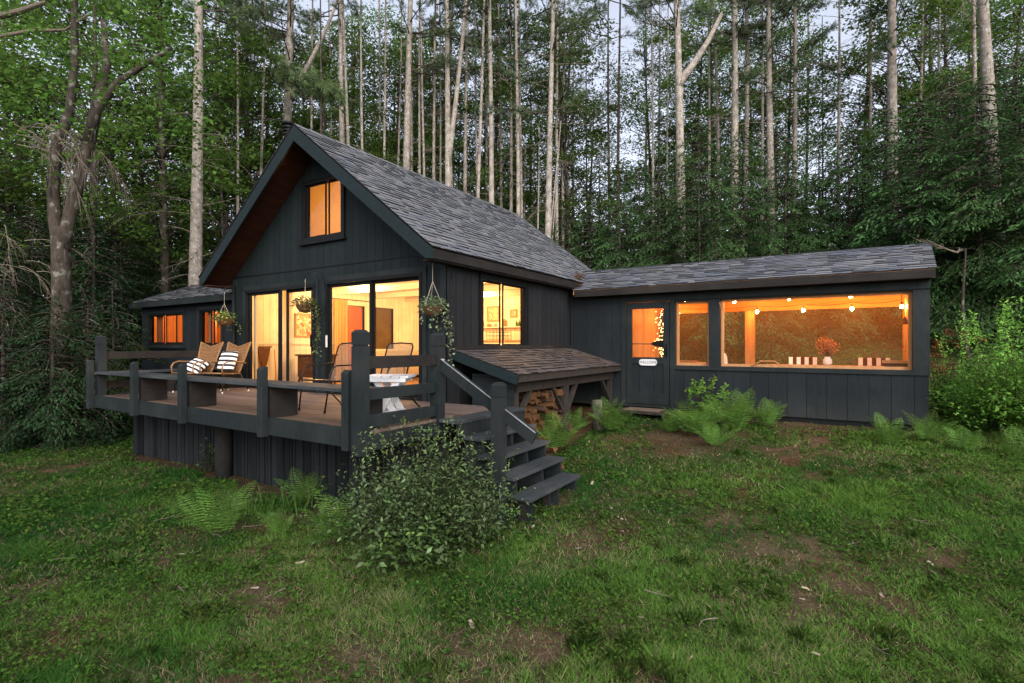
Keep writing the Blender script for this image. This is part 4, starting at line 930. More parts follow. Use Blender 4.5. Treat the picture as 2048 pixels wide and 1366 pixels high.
for z in (1.09, 1.19, 1.29):
    mb = MB(); mb.tube([(-3.5, 6.02, z), (-2.75, 6.02, z)], .006, 6); mb.tube([(-3.5, 6.2, z), (-2.75, 6.2, z)], .006, 6); part('rail', mb, M['black'], wr)
for x in (-3.5, -3.25, -3.0, -2.75):
    mb = MB(); mb.tube([(x, 6.02, 1.062), (x, 6.02, 1.35)], .006, 6); mb.tube([(x, 6.2, 1.062), (x, 6.2, 1.35)], .006, 6); part('upright', mb, M['black'], wr)
# ---------------------------------------------------------------- porch contents
sl = thing('string_lights', 'two runs of warm bulb string lights under the porch roof', 'string lights', (4.2, 5.5, 1.9))
def run(P, sag):
    mb = MB(); pts = []
    for a, b in zip(P[:-1], P[1:]):
        for i in range(8):
            t = i / 8; pts.append((a[0] + (b[0] - a[0]) * t, a[1] + (b[1] - a[1]) * t, a[2] + .09 + (b[2] - a[2]) * t - sag * 4 * t * (1 - t) + sag))
    pts.append((P[-1][0], P[-1][1], P[-1][2] + .09 + sag)); mb.tube(pts, .005, 5); part('wire', mb, M['black'], sl)
    for p in P:
        mb = MB(); mb.tube([(p[0], p[1], p[2] + .03), (p[0], p[1], p[2] + .09)], .014, 8); so = part('bulb_socket', mb, M['black'], sl)
        mb = MB(); mb.lathe(p, [(.010, -.042), (.026, -.028), (.032, 0), (.020, .02), (.010, .03)], 10); part('bulb', mb, M['bulb'], so, smooth=True)
run([(2.53, 4.75, 1.83), (3.48, 4.75, 1.80), (4.45, 4.75, 1.81), (5.43, 4.75, 1.81)], .03)
run([(1.92, 6.5, 1.69), (3.68, 6.5, 1.68), (4.59, 6.5, 1.68), (5.475, 6.5, 1.68), (6.30, 6.45, 1.69)], .04)
def porch_chair(lbl, x, y, rz, stripe_lbl):
    t = thing('porch_chair', lbl, 'chair', (x, y, -.2), rz, 'chairs in the screened porch')
    for sx in (-1, 1):
        for yy, h in ((-.2, .45), (.2, .86)):
            mb = MB(); mb.box(sx * .22 - .02, sx * .22 + .02, yy - .02, yy + .02, 0, h); part('leg', mb, M['pinewood'], t, local=True)
    mb = MB(); mb.box(-.25, .25, -.24, .24, .42, .45); part('seat', mb, M['pinewood'], t, local=True)
    for z in (.62, .80):
        mb = MB(); mb.box(-.2, .2, .185, .215, z, z + .05); part('back_slat', mb, M['pinewood'], t, local=True)
    n = 7; mb = MB()
    for k in range(n):
        a = -.25 + .5 * k / n; mb.box(a, a + .5 / n - .0005, -.20 if False else .13, .245, .48, .87, (.95, .92, .82) if k % 2 == 0 else (.07, .022, .012))
    o = part('striped_cushion', mb, STRIPE, t, stripe_lbl, local=True)
    return t
porch_chair('porch chair with brown striped cushion behind the flower vase', 4.62, 6.0, R(180), None); porch_chair('porch chair with brown striped cushion at the far table end', 5.82, 6.0, R(180), None)
# dining table in the porch
tt = thing('porch_table', 'long wooden dining table inside the screened porch', 'table', (4.9, 5.4, -.2))
mb = MB(); mb.box(4.0, 6.0, 5.05, 5.75, .48, .52); part('table_top', mb, M['pinewood'], tt, bevel=.006)
for x in (4.06, 5.88):
    for y in (5.10, 5.64):
        mb = MB(); mb.box(x, x + .07, y, y + .07, -.2, .479); part('leg', mb, M['pinewood'], tt)
vs = thing('flower_vase', 'white vase of dried peach flowers on the porch table', 'vase', (5.06, 5.4, .521))
mb = MB(); mb.lathe((5.06, 5.4, .521), [(.05, 0), (.08, .05), (.075, .11), (.045, .15), (.05, .17)], 16); part('vase', mb, M['white'], vs, smooth=True)
VV, CC = [], []; rg = np.random.default_rng(4); sm = MB()
for k in range(26):
    a = rg.uniform(0, 6.28); L = rg.uniform(.16, .36); sp = rg.uniform(.1, .75); d = np.array([math.cos(a) * sp, math.sin(a) * sp, 1.0]); d /= np.linalg.norm(d); p0 = np.array([5.06, 5.4, .67]); p1 = p0 + d * L
    sm.tube([tuple(p0), tuple(p0 + d * L * .5 + rg.normal(size=3) * .01), tuple(p1)], .004, 4)
    q = p1 + rg.normal(size=(26, 3)) * np.array([.025, .025, .04]); V, C = leaves(q, .045, (1.9, 2.6, 2.9) if k % 3 else (1.7, 3.4, 4.0), rg, .2, .5); VV.append(V); CC.append(C)
V = np.concatenate(VV) - np.array([5.06, 5.4, .521]); link('blossoms', npmesh('blossoms', V, 4, M['redleaf'], np.concatenate(CC)), vs); part('stems', sm, M['stem'], vs)
wc = thing('wicker_chair', 'round backed wicker chair with curved arm in the porch', 'chair', (3.98, 4.85, -.15), R(200), 'chairs in the screened porch')
mb = MB(); mb.tube([(-.30, .28, .52), (-.27, .33, .66), (-.12, .36, .76), (.12, .36, .76), (.27, .33, .66), (.30, .28, .52)], .016, 8); part('back_hoop', mb, M['rattan'], wc, local=True, smooth=True)
mb = MB()
for i in range(9): mb.tube([(-.24 + i * .06, .26, .42), (-.24 + i * .06, .34, .60), (-.22 + i * .055, .355, .74 - .03 * abs(i - 4) * .8)], .006, 5)
part('woven_back', mb, M['rattan'], wc, local=True)
mb = MB(); mb.lathe((0, .02, .38), [(.28, 0), (.30, .03), (.28, .06)], 18); part('seat', mb, M['rattan'], wc, local=True, smooth=True)
for sx in (-1, 1):
    for sy in (-1, 1):
        mb = MB(); mb.tube([(sx * .2, .02 + sy * .2, .38), (sx * .24, .02 + sy * .24, 0)], .013, 8); part('leg', mb, M['rattan'], wc, local=True)
bd = thing('surfboard_panel', 'rounded pale wooden board standing behind the screen', 'board', (3.05, 5.6, -.2))
mb = MB(); mb.prism([(3.10 + .10 * math.cos(a), 5.6, .60 + .16 * math.sin(a)) for a in [math.pi * i / 12 for i in range(13)]] + [(3.00, 5.6, -.198), (3.20, 5.6, -.198)], (0, .02, 0)); part('board', mb, M['iwall'], bd)
gr = thing('bench_settle', 'dark framed seat at the end of the porch', 'seat', (6.0, 5.0, -.2))
mb = MB(); mb.box(5.9, 6.34, 4.88, 4.94, .60, .65); part('top_rail', mb, M['pinewood'], gr)
mb = MB(); mb.box(5.92, 6.32, 4.895, 4.925, .30, .599); part('backrest', mb, M['trim'], gr)
mb = MB(); mb.box(5.9, 6.34, 4.945, 5.42, .20, .25); part('seat', mb, M['trim'], gr)
for x in (5.9, 6.29):
    mb = MB(); mb.box(x, x + .05, 4.95, 5.40, -.2, .199); part('leg', mb, M['trim'], gr)
lt = thing('console_table', 'low side table with a tray by the porch door', 'table', (2.2, 5.5, -.2))
mb = MB(); mb.box(1.95, 2.75, 5.2, 5.65, .50, .54); part('table_top', mb, M['pinewood'], lt)
for x in (1.98, 2.67):
    for y in (5.23, 5.58):
        mb = MB(); mb.box(x, x + .05, y, y + .05, -.2, .499); part('leg', mb, M['trim'], lt)
tr = MB(); tr.box(2.1, 2.6, 5.28, 5.56, .542, .575); single('tray', tr, M['rattan'], 'flat woven tray on the low porch side table', 'tray', (2.35, 5.42, .542))
be = thing('wind_bell', 'small triangular metal bell hanging at the porch end', 'bell', (6.27, 5.5, 1.5))
mb = MB(); mb.tube([(6.27, 5.5, 1.40), (6.27, 5.5, 1.82)], .004, 5); part('cord', mb, M['black'], be)
mb = MB(); mb.lathe((6.27, 5.5, 1.30), [(.075, 0), (.07, .01), (.02, .12), (.005, .13)], 14); part('bell', mb, M['iron'], be, smooth=True)
pp = thing('canoe_paddle', 'dark wooden canoe paddle hung across the porch door window', 'paddle', (1.7, 4.6, .93))
mb = MB(); mb.tube([(1.38, 4.60, .95), (1.85, 4.60, .945)], .014, 8); part('shaft', mb, M['pinewood'], pp)
mb = MB(); pr = [(1.84, .93), (1.92, .895), (2.05, .865), (2.22, .87), (2.33, .90), (2.36, .945), (2.33, .99), (2.22, 1.02), (2.05, 1.025), (1.92, .995), (1.84, .96)]
mb.prism([(x, 4.592, z) for x, z in pr], (0, .016, 0)); part('blade', mb, M['paint_brown'], pp)
fl = thing('fairy_light_vine', 'twisted vine wrapped in tiny warm fairy lights', 'light vine', (1.36, 6.3, 1.2))
rg = np.random.default_rng(9); mb = MB(); lt_ = MB(); pts = [np.array([1.58, 6.2, .6])]
for i in range(26): pts.append(np.array([1.58 + .07 * math.sin(i * .55), 6.2 + .05 * math.cos(i * .7), .6 + i * .046]))
mb.tube([tuple(p) for p in pts], .012, 6); part('vine', mb, M['twig'], fl)
for i in range(120):
    p = pts[rg.integers(2, 26)] + rg.normal(size=3) * .05; lt_.lathe(tuple(p), [(.003, -.008), (.010, 0), (.003, .008)], 6)
o = part('fairy_lights', lt_, M['fairy'], fl); o['kind'] = 'stuff'
# ================================================================ PLANTS AND TREES
def rotz(V, a):
    c, s = math.cos(a), math.sin(a); W = V.copy(); W[:, 0] = V[:, 0] * c - V[:, 1] * s; W[:, 1] = V[:, 0] * s + V[:, 1] * c; return W
def dead_branch(mb, p, ang, L, droop, rg, r=.014, twigs=7, rise=.15):
    d = np.array([math.cos(ang), math.sin(ang), rise]); P = [np.array(p, float)]; q = P[0].copy(); n = 7
    for i in range(n):
        d = d + np.array([0, 0, -droop / n * 1.6]) + rg.normal(size=3) * .10; d /= np.linalg.norm(d); q = q + d * L / n; P.append(q.copy())
    mb.tube([tuple(x) for x in P], [r * (1 - .8 * i / n) for i in range(n + 1)], 5)
    for k in range(twigs):
        i = rg.integers(2, n); b = P[i]; dd = (P[min(i + 1, n)] - P[i]); dd /= np.linalg.norm(dd) + 1e-9
        side = np.cross(dd, [0, 0, 1]) * rg.choice((-1, 1)); t = dd * .7 + side * .8 + np.array([0, 0, -droop * .5]) + rg.normal(size=3) * .15; t /= np.linalg.norm(t); l = L * rg.uniform(.15, .4)
        mb.tube([tuple(b), tuple(b + t * l * .5), tuple(b + t * l + np.array([0, 0, -droop * l * .3]))], [r * .45, r * .3, r * .12], 4)
def trunk_path(H, lean, bend, rg, n=16):
    ph = rg.uniform(0, 6.28); P = []
    for i in range(n + 1):
        t = i / n; P.append(np.array([lean[0] * t + bend * math.sin(t * 3.1 + ph) * t, lean[1] * t + bend * math.cos(t * 2.7 + ph) * t, H * t]))
    return P
def trunk_mb(P, r0, r1, rg, sides=12, flare=1.35):
    mb = MB(); n = len(P) - 1
    rad = [(r0 + (r1 - r0) * (i / n) ** .9) * (1 + (flare - 1) * math.exp(-i * 1.6)) * rg.uniform(.96, 1.04) for i in range(n + 1)]
    mb.tube([tuple(p) for p in P], rad, sides); return mb, rad
# ---- crowns as separate small faces
def needle_tuft(P, rg, n=16, L=.13, w=.011, col=(1, 1, 1), aim=None):
    k = len(P); d = rg.normal(size=(k, n, 3))
    if aim is not None: d = d * .75 + aim[:, None, :] * 1.0
    d /= np.linalg.norm(d, axis=2)[..., None]; s = np.cross(d, rg.normal(size=(k, n, 3))); s /= np.linalg.norm(s, axis=2)[..., None] + 1e-9
    l = L * rg.uniform(.7, 1.25, (k, n, 1)); B = np.repeat(P[:, None, :], n, 1) + rg.normal(size=(k, n, 3)) * .03
    V = np.stack([B - s * w, B + s * w, B + d * l], 2).reshape(-1, 3)
    C = np.repeat(np.asarray(col) * rg.uniform(.6, 1.35, (k, 1, 1)), n, 1).reshape(-1, 3); return V, C
def pine_crown(seed, z0, z1, R0, nb):
    rg = np.random.default_rng(seed); bm = MB(); PP, AA = [], []
    for i in range(nb):
        t = rg.random() ** .8; z = z0 + (z1 - z0) * t; L = R0 * (1 - .55 * t) * rg.uniform(.5, 1.15); a = rg.uniform(0, 6.28); rise = rg.uniform(-.05, .45)
        d = np.array([math.cos(a), math.sin(a), rise]); d /= np.linalg.norm(d); p = np.array([0, 0, z]); pts = [p]
        for k in range(6): d = d + np.array([0, 0, .03]) + rg.normal(size=3) * .09; d /= np.linalg.norm(d); p = p + d * L / 6; pts.append(p)
        bm.tube([tuple(q) for q in pts], [.03 * (1 - .13 * k) for k in range(7)], 5)
        for k in range(2, 7):
            for s in range(5 if k > 2 else 2):
                sd = np.cross(d, [0, 0, 1]) * rg.choice((-1, 1)); tw = d * .7 + sd * rg.uniform(.2, 1.1) + np.array([0, 0, rg.uniform(-.1, .35)]); tw /= np.linalg.norm(tw); l = L * rg.uniform(.12, .34)
                e = pts[k] + tw * l; bm.tube([tuple(pts[k]), tuple(e)], [.009, .004], 3)
                for f in (.5, .8, 1.08)[:int(rg.integers(1, 4))]: PP.append(pts[k] + tw * l * f + rg.normal(size=3) * .05); AA.append(tw)
    V, C = needle_tuft(np.array(PP), rg, 15, .15, .009, (1, 1, 1), np.array(AA)); return bm, V, C
def leafy_crown(seed, z0, z1, R0, clumps, per, size, bare=.06, col=(1, 1, 1), path=None):
    rg = np.random.default_rng(seed); bm = MB(); VV, CC = [], []
    for i in range(clumps):
        t = rg.random(); z = z0 + (z1 - z0) * t; prof = math.sin(math.pi * min(1, .18 + t * .80)) ** .6; r = R0 * prof * math.sqrt(rg.uniform(bare, 1)); a = rg.uniform(0, 6.28)
        c = np.array([r * math.cos(a), r * math.sin(a), z]); s = rg.uniform(.55, 1.15) * R0 * .30
        q = rg.normal(size=(per, 3)); q /= np.linalg.norm(q, axis=1)[:, None]; q *= rg.random((per, 1)) ** .5; q *= np.array([s, s, s * .38])
        # sprays slope down away from the trunk
        o = q[:, :2] @ np.array([math.cos(a), math.sin(a)]); q[:, 2] -= o * .25
        k = rg.uniform(.55, 1.35); V, C = leaves(c + q, size, np.array(col) * k, rg, .55, .62); VV.append(V); CC.append(C)
        zb = max(z0 * .5, z - r * rg.uniform(.35, .7)); m = np.array([c[0] * .5, c[1] * .5, (zb + z) / 2 + .15 * r])
        H = path[-1][2]; i0 = min(len(path) - 2, int(zb / H * (len(path) - 1))); b0 = path[i0] * (1 - (zb / H * (len(path) - 1) - i0)) + path[i0 + 1] * (zb / H * (len(path) - 1) - i0)
        cv = arc(tuple(b0), tuple((b0 + c) / 2 + np.array([0, 0, .18 * r]) + rg.normal(size=3) * .15), tuple(c), 6); bm.tube([tuple(np.array(p_) + rg.normal(size=3) * .03 * (0 < n_ < 6)) for n_, p_ in enumerate(cv)], [.022 - .003 * n_ for n_ in range(7)], 5)
    return bm, np.concatenate(VV), np.concatenate(CC)
def hemlock_crown(seed, H, R0, zb, nb, dens=1.0):
    rg = np.random.default_rng(seed); bm = MB(); P, D, S, K = [], [], [], []
    for i in range(nb):
        t = (i + rg.random()) / nb; z = zb + (H - zb) * t ** 1.05; L = R0 * ((1 - t) ** .75) * rg.uniform(.65, 1.15) + .12; a = i * 2.4 + rg.uniform(-.5, .5)
        d = np.array([math.cos(a), math.sin(a), rg.uniform(.0, .25)]); p = np.array([0, 0, z]); n = max(5, int(L / .11)); pts = [p]; br = rg.uniform(.5, 1.45)
        for k in range(n):
            d = d + np.array([0, 0, -.55 / n - .02]) + rg.normal(size=3) * .05; d /= np.linalg.norm(d); p = p + d * L / n; pts.append(p)
            if k < n * .16: continue
            side = np.cross(d, [0, 0, 1]); side /= np.linalg.norm(side) + 1e-9
            wmax = (.10 + L * .30 * (1 - abs(2 * k / n - 1.05) ** 1.5))
            for sg_ in (-1, 1):
                m = max(1, int(wmax / .060 * dens)); tdir = d * .62 + side * sg_ + np.array([0, 0, -.20 - rg.random() * .2]); tdir /= np.linalg.norm(tdir)
                for j in range(m):
                    f = (j + rg.random()) / m; q = p + tdir * wmax * f + np.array([0, 0, -.18 * wmax * f * f]) + rg.normal(size=3) * .022
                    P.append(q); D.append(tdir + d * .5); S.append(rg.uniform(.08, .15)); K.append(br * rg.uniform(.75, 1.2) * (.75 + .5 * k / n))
        bm.tube([tuple(q) for q in pts[::2] + [pts[-1]]], [.022 * (1 - .85 * k / (len(pts[::2]))) for k in range(len(pts[::2]) + 1)], 4)
    P, D, S, K = np.array(P), np.array(D), np.array(S), np.array(K)
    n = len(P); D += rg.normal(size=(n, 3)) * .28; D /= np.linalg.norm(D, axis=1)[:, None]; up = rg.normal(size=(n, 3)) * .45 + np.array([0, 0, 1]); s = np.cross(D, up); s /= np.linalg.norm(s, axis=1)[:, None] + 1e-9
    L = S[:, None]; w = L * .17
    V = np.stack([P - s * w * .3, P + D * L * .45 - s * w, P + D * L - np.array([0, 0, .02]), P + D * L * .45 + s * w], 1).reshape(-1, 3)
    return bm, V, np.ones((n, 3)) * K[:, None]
def proto(name, lbl, cat, group, trunk, tmat, branch, V, k, C, leafm, crown='crown'):
    t = thing(name, lbl, cat, (0, 0, 0), 0, group)
    part('trunk', trunk, tmat, t, local=True, smooth=True)
    if branch is not None: part('branches' if False else 'limb', branch, tmat if tmat is not M['birch'] else M['bark'], t, local=True, smooth=True)
    if V is not None: link(crown, npmesh(crown, V, k, leafm, C), t)
    return t
GROUND = lambda x, y: float(gz(x, y))
class Spread:
    """places a kind of tree: the first call moves the original, the rest are copies"""
    def __init__(s, root): s.root, s.used = root, False
    def put(s, px, d, rz, sc, label=None, group=None, sink=.05):
        x, y = at(px, d); loc = (x, y, GROUND(x, y) - sink)
        if not s.used:
            s.used = True; o = s.root; o.location = loc; o.rotation_euler = (0, 0, rz); o.scale = (sc,) * 3 if isinstance(sc, (int, float)) else sc
            if label: o['label'] = label
            if group: o['group'] = group
            return o
        return dup(s.root, loc, rz, sc, label, group)
rg = np.random.default_rng(21)
# --- leafy trees (maples and beeches)
G_MAPLE = 'leafy trees filling the woods behind the cabin'
L_MAPLE = 'leafy green broadleaf tree deep in the woods behind the cabin'
maples = []
for k, (z0, z1, R0, cl, per) in enumerate(((3.0, 13.5, 3.4, 84, 130), (4.5, 15.5, 3.0, 80, 130), (1.6, 10.5, 2.8, 74, 130), (6.0, 17.0, 3.6, 90, 130))):
    P = trunk_path(z1 * .96, (rg.uniform(-.8, .8), rg.uniform(-.6, .6)), .18, rg); tm, _ = trunk_mb(P, .15, .03, rg, 9)
    bm, V, C = leafy_crown(30 + k, z0, z1, R0, cl, per, .135, path=P)
    maples.append(Spread(proto('maple_tree', L_MAPLE, 'tree', G_MAPLE, tm, M['barkdark'], bm, V, 4, C, M['leaf'])))
# --- pines: bare pale trunks, thin dead side branches, needles high up
def pine(name, lbl, px, d, dia, H, lean=(0, 0), bend=.12, bark='bark', crown=None, dead=(2.5, 11, 14), group=None, seed=0, fork=None, L=1.5):
    r_ = np.random.default_rng(100 + seed); x, y = at(px, d); z = GROUND(x, y) - .1
    t = thing(name, lbl, 'tree', (x, y, z), 0, group)
    # lean is sideways in the picture plane: turn it into the plan
    lw = (lean[0] * XD[0] + lean[1] * XD[1], lean[0] * YD[0] + lean[1] * YD[1])
    P = trunk_path(H, lw, bend, r_, 18); mb, rad = trunk_mb(P, dia / 2, dia / 2 * .35, r_, 12)
    def pos(zz):
        i = min(len(P) - 2, max(0, int(zz / H * (len(P) - 1)))); f = zz / H * (len(P) - 1) - i; return P[i] * (1 - f) + P[i + 1] * f
    if fork:
        zf, ang, l, rr = fork; p = pos(zf); dd = np.array([math.cos(ang) * XD[0], math.cos(ang) * YD[0], math.sin(ang)])
        q = [p - np.array([0, 0, .2]), p + dd * l * .12, p + dd * l * .4 + np.array([0, 0, l * .04]), p + dd * l * .7 + np.array([0, 0, l * .14]), p + dd * l + np.array([0, 0, l * .32])]
        mb.tube([tuple(v) for v in q], [rr, rr * .95, rr * .8, rr * .65, rr * .45], 10)
    part('trunk', mb, M[bark], t, local=True, smooth=True)
    if dead:
        for k in range(dead[2]):
            bm = MB(); zz = r_.uniform(dead[0], min(dead[1], H * .95)); dead_branch(bm, pos(zz), r_.uniform(0, 6.28), r_.uniform(.5, 1.25) * L, r_.uniform(.0, .7), r_, r_.uniform(.008, .018), r_.integers(2, 7), r_.uniform(-.1, .5))
            part('dead_branch', bm, M['twig'], t, local=True)
    if crown: 
        bm, me, dz = crown; p = pos(min(H, bm[1]))
        o = link('limb', bm[0], t); o.location = (p[0], p[1], 0); o.rotation_euler = (0, 0, r_.uniform(0, 6.28)); o2 = link('crown', me, t); o2.location = o.location; o2.rotation_euler = o.rotation_euler
    return t
PC = []
for k, (z0, z1, R0, nb) in enumerate(((9.5, 18, 3.3, 34), (12, 20, 3.0, 30), (7.5, 17, 2.8, 30), (13.5, 21, 3.4, 30))):
    bm, V, C = pine_crown(60 + k, z0, z1, R0, nb); PC.append(((bm.mesh('limb', M['barkdark'], smooth=True), z1 * .7), npmesh('crown', V, 3, M['needle'], C), z0))
# the trunks one can tell apart
pine('pine_tree', 'thick grey trunk rising directly behind the side wing roof', 386, 16.0, .44, 17, (.2, 0), .10, 'bark', PC[1], (3.2, 9, 26), None, 1, L=1.9)
pine('pine_tree', 'tall pale trunk with curved limbs just behind the chimney cap', 556, 20.5, .50, 19, (.75, 0), .10, 'bark', PC[1], (6, 14, 14), None, 2, fork=(11.2, R(55), 3.6, .11), L=2.2)
pine('pine_tree', 'slim straight pale trunk rising behind the upper roof ridge', 690, 21, .33, 18, (-.15, 0), .08, 'bark', PC[3], (6, 14, 18), None, 3)
pine('pine_tree', 'very thin straight pole of a trunk between two thicker pale trunks', 764, 24, .19, 18, (.15, 0), .05, 'birch', None, (8, 15, 6), None, 4)
pine('pine_tree', 'sturdy pale trunk above the middle of the main roof', 808, 21.5, .42, 19, (.25, 0), .10, 'bark', PC[1], (6, 14, 16), None, 5)
pine('pine_tree', 'narrow grey trunk close behind a sturdier pale trunk over the roof', 823, 24, .20, 18, (-.1, 0), .12, 'bark', None, (7, 14, 8), None, 6)
pine('pine_tree', 'slim mid grey trunk with many dead twigs above the roof', 870, 23, .21, 18, (-.1, 0), .12, 'bark', PC[3], (6, 14, 20), None, 7)
pine('pine_tree', 'pale trunk that divides into two stems above the roof', 899, 22, .36, 19, (-.25, 0), .10, 'birch', PC[1], (6, 14, 14), None, 8, fork=(8.2, R(82), 6.5, .12))
pine('pine_tree', 'straight slim trunk beside the divided pale trunk', 930, 23, .22, 18, (.1, 0), .10, 'bark', None, (6, 14, 16), None, 9)
pine('pine_tree', 'thin pale trunk leaning slightly among the roofline trunks', 945, 22, .20, 18, (.55, 0), .08, 'birch', None, (7, 14, 8), None, 10)
pine('pine_tree', 'blotchy pale trunk above the lower half of the main roof', 982, 22, .30, 19, (.0, 0), .12, 'birch', PC[3], (6, 14, 18), None, 11)
pine('pine_tree', 'thin grey trunk with green moss next to the blotchy trunk', 1002, 25, .19, 18, (-.05, 0), .10, 'bark', None, (6, 14, 10), None, 12)
pine('pine_tree', 'paired thin grey trunk near the lower roof corner', 1020, 24, .20, 18, (.05, 0), .10, 'bark', PC[0], (6, 14, 12), None, 13)
pine('pine_tree', 'pale mottled trunk with wide dead branches above the roof corner', 1094, 21, .33, 18, (.22, 0), .10, 'birch', PC[2], (4, 13, 26), None, 14, L=2.3)
for k, (px, d, w, ln) in enumerate(((1072, 23, .13, .1), (1084, 22, .10, .75), (1091, 22.5, .09, .6), (1048, 26, .12, 0), (1062, 27, .11, .1))):
    pine('birch_tree', 'very thin pale sapling trunk clustered beside the mottled trunk', px, d, w, 9.5, (ln, 0), .06, 'birch', None, (3, 8, 5), 'thin pale saplings near the roof corner', 20 + k, L=.8)
pine('pine_tree', 'thin dark trunk standing alone against the bright sky gap', 1221, 26, .19, 17, (-.1, 0), .08, 'barkdark', PC[3], (5, 15, 26), None, 30, L=1.4)
pine('pine_tree', 'thin dark trunk paired with the lone trunk in the sky gap', 1236, 25, .21, 17, (.05, 0), .08, 'barkdark', None, (5, 15, 22), None, 31, L=1.2)
pine('pine_tree', 'pale trunk with one upright bent limb above the hemlocks', 1362, 21, .46, 18, (-.2, 0), .14, 'birch', PC[1], (7, 14, 14), None, 32, fork=(10.1, R(48), 2.6, .16), L=1.8)
pine('pine_tree', 'pale flaking trunk behind the dark hemlocks over the porch', 1468, 22, .40, 19, (-.1, 0), .16, 'birch', PC[2], (7, 14, 18), None, 33)
pine('pine_tree', 'narrower pale trunk bending beside the flaking trunk', 1490, 23, .28, 18, (-.15, 0), .28, 'birch', PC[3], (7, 14, 10), None, 34)
pine('pine_tree', 'grey trunk with fan of dead branches above the porch roof', 1547, 21.5, .36, 18, (-.2, 0), .14, 'bark', PC[2], (5, 15, 34), None, 35, L=2.6)
pine('pine_tree', 'mid grey trunk beside the fan of dead branches', 1585, 22.5, .26, 18, (.15, 0), .10, 'bark', PC[0], (6, 14, 14), None, 36)
pine('pine_tree', 'broken topped thin grey snag over the porch roof', 1676, 22, .20, 13.2, (0, 0), .06, 'bark', None, (5, 12, 10), None, 37)
pine('pine_tree', 'thick rough grey trunk near the end of the porch roof', 1788, 19.5, .46, 19, (.0, 0), .14, 'bark', PC[2], (4, 14, 24), None, 38, L=2.0)
pine('pine_tree', 'leaning thick grey trunk with a dark scar at the edge of the woods', 2000, 15.5, .44, 17, (-.75, 0), .12, 'bark', PC[1], (4, 11, 22), None, 39, L=2.0)
pine('pine_tree', 'slender half hidden trunk beside the leaning scarred trunk', 1962, 20, .22, 17, (-.4, 0), .10, 'bark', None, (4, 12, 14), None, 40)
sn = pine('dead_tree', 'short crooked dead snag with bare twisted twigs beyond the porch end', 1940, 12.6, .10, 2.9, (-.30, 0), .16, 'barkdark', None, None, None, 41)
r_ = np.random.default_rng(5)
for a, l in ((2.4, .9), (2.8, .7), (2.1, .6), (.6, .4)):
    bm = MB(); dead_branch(bm, (-.30 * XD[0], -.30 * YD[0], 2.80), a + YAW, l, -.1, r_, .020, 6, .5)
    part('dead_branch', bm, M['twig'], sn, local=True)
# mid distance trunks that look alike
G_T = 'slim trunks standing in the woods'
for k, (px, d) in enumerate([(495, 27), (530, 30), (612, 30), (640, 34), (718, 30), (745, 36), (850, 33), (888, 30), (914, 27), (965, 32), (1035, 31), (1130, 30), (1150, 36), (1180, 33), (1290, 32), (1320, 30), (1420, 30), (1510, 33), (1610, 30), (1640, 34), (1720, 27), (1740, 32), (1850, 28), (1900, 31), (440, 26), (470, 34), (340, 30), (260, 28), (60, 30), (1010, 36), (870, 38), (785, 33), (1870, 24), (1930, 27)]):
    pine('pine_tree', 'slim grey trunk deep among the other trees of the woods', px, d, rg.uniform(.14, .26), 19, (rg.uniform(-.6, .6), 0), .15, ('bark', 'barkdark', 'bark')[k % 3], PC[k % 4] if k % 3 == 0 and not 1590 < px < 1770 else None, (4, 15, 9), G_T, 200 + k)
for k, (px, d) in enumerate([(628, 23), (662, 24), (706, 22.5), (733, 23), (752, 26), (786, 25), (838, 23), (853, 22.5), (882, 24), (912, 22.5), (963, 23.5), (972, 26), (1036, 22), (1046, 23.5), (1116, 24), (1128, 26), (1305, 24), (1335, 26), (1415, 24), (1440, 25), (1520, 24.5), (1745, 24), (1830, 22), (1870, 23), (470, 21), (515, 22), (450, 24)]):
    pine('pine_tree', 'slim pale trunk among the dense stand behind the cabin', px, d, rg.uniform(.13, .22), 18, (rg.uniform(-.4, .4), 0), .12, ('birch', 'bark', 'birch')[k % 3], None, (5, 14, 8), 'slim pale trunks behind the cabin', 400 + k)
# the big two stemmed tree at the wood edge
bx, by = at(122, 11.2); bz = GROUND(bx, by)
bt = thing('old_maple_tree', 'old dark lichened tree with two diverging stems and drooping dead branches', 'tree', (bx, by, bz))
mb = MB()
def pxz(px, py, d=11.2, off=0): 
    x, y = at(px, d + off); return (x - bx, y - by, hz(py, d + off) - bz)
mb.tube([pxz(118, 880), pxz(120, 720), pxz(124, 600), pxz(122, 500), pxz(118, 455)], [.24, .19, .175, .17, .16], 14)
mb.tube([pxz(124, 520), pxz(134, 455), pxz(158, 360), pxz(180, 280), pxz(192, 220), pxz(235, 165), pxz(300, 122), pxz(345, 95)], [.12, .125, .12, .11, .095, .07, .05, .03], 12)
mb.tube([pxz(120, 510), pxz(110, 440), pxz(106, 370), pxz(113, 300), pxz(140, 220), pxz(150, 120), pxz(148, 20), pxz(155, -60)], [.12, .12, .11, .10, .09, .075, .06, .05], 12)
mb.tube([pxz(178, 285), pxz(196, 200), pxz(215, 130), pxz(206, 40)], [.12, .10, .07, .05], 10)
part('trunk', mb, M['barkdark'], bt, local=True, smooth=True)
r_ = np.random.default_rng(77)
for k in range(16):
    bm = MB(); p = np.array(pxz(r_.uniform(20, 110), r_.uniform(240, 300))); dead_branch(bm, p, r_.uniform(-.5, .8) + YAW, r_.uniform(1.2, 2.2), r_.uniform(.8, 1.5), r_, .011, 12, .1); part('dead_branch', bm, M['twig'], bt, local=True)
for k in range(14):
    bm = MB(); p = np.array(pxz(r_.uniform(-60, 110), r_.uniform(440, 660))); dead_branch(bm, p, r_.uniform(-1, 1.2) + YAW, r_.uniform(.7, 1.6), r_.uniform(.6, 1.4), r_, .009, 9, .2); part('dead_branch', bm, M['twig'], bt, local=True)
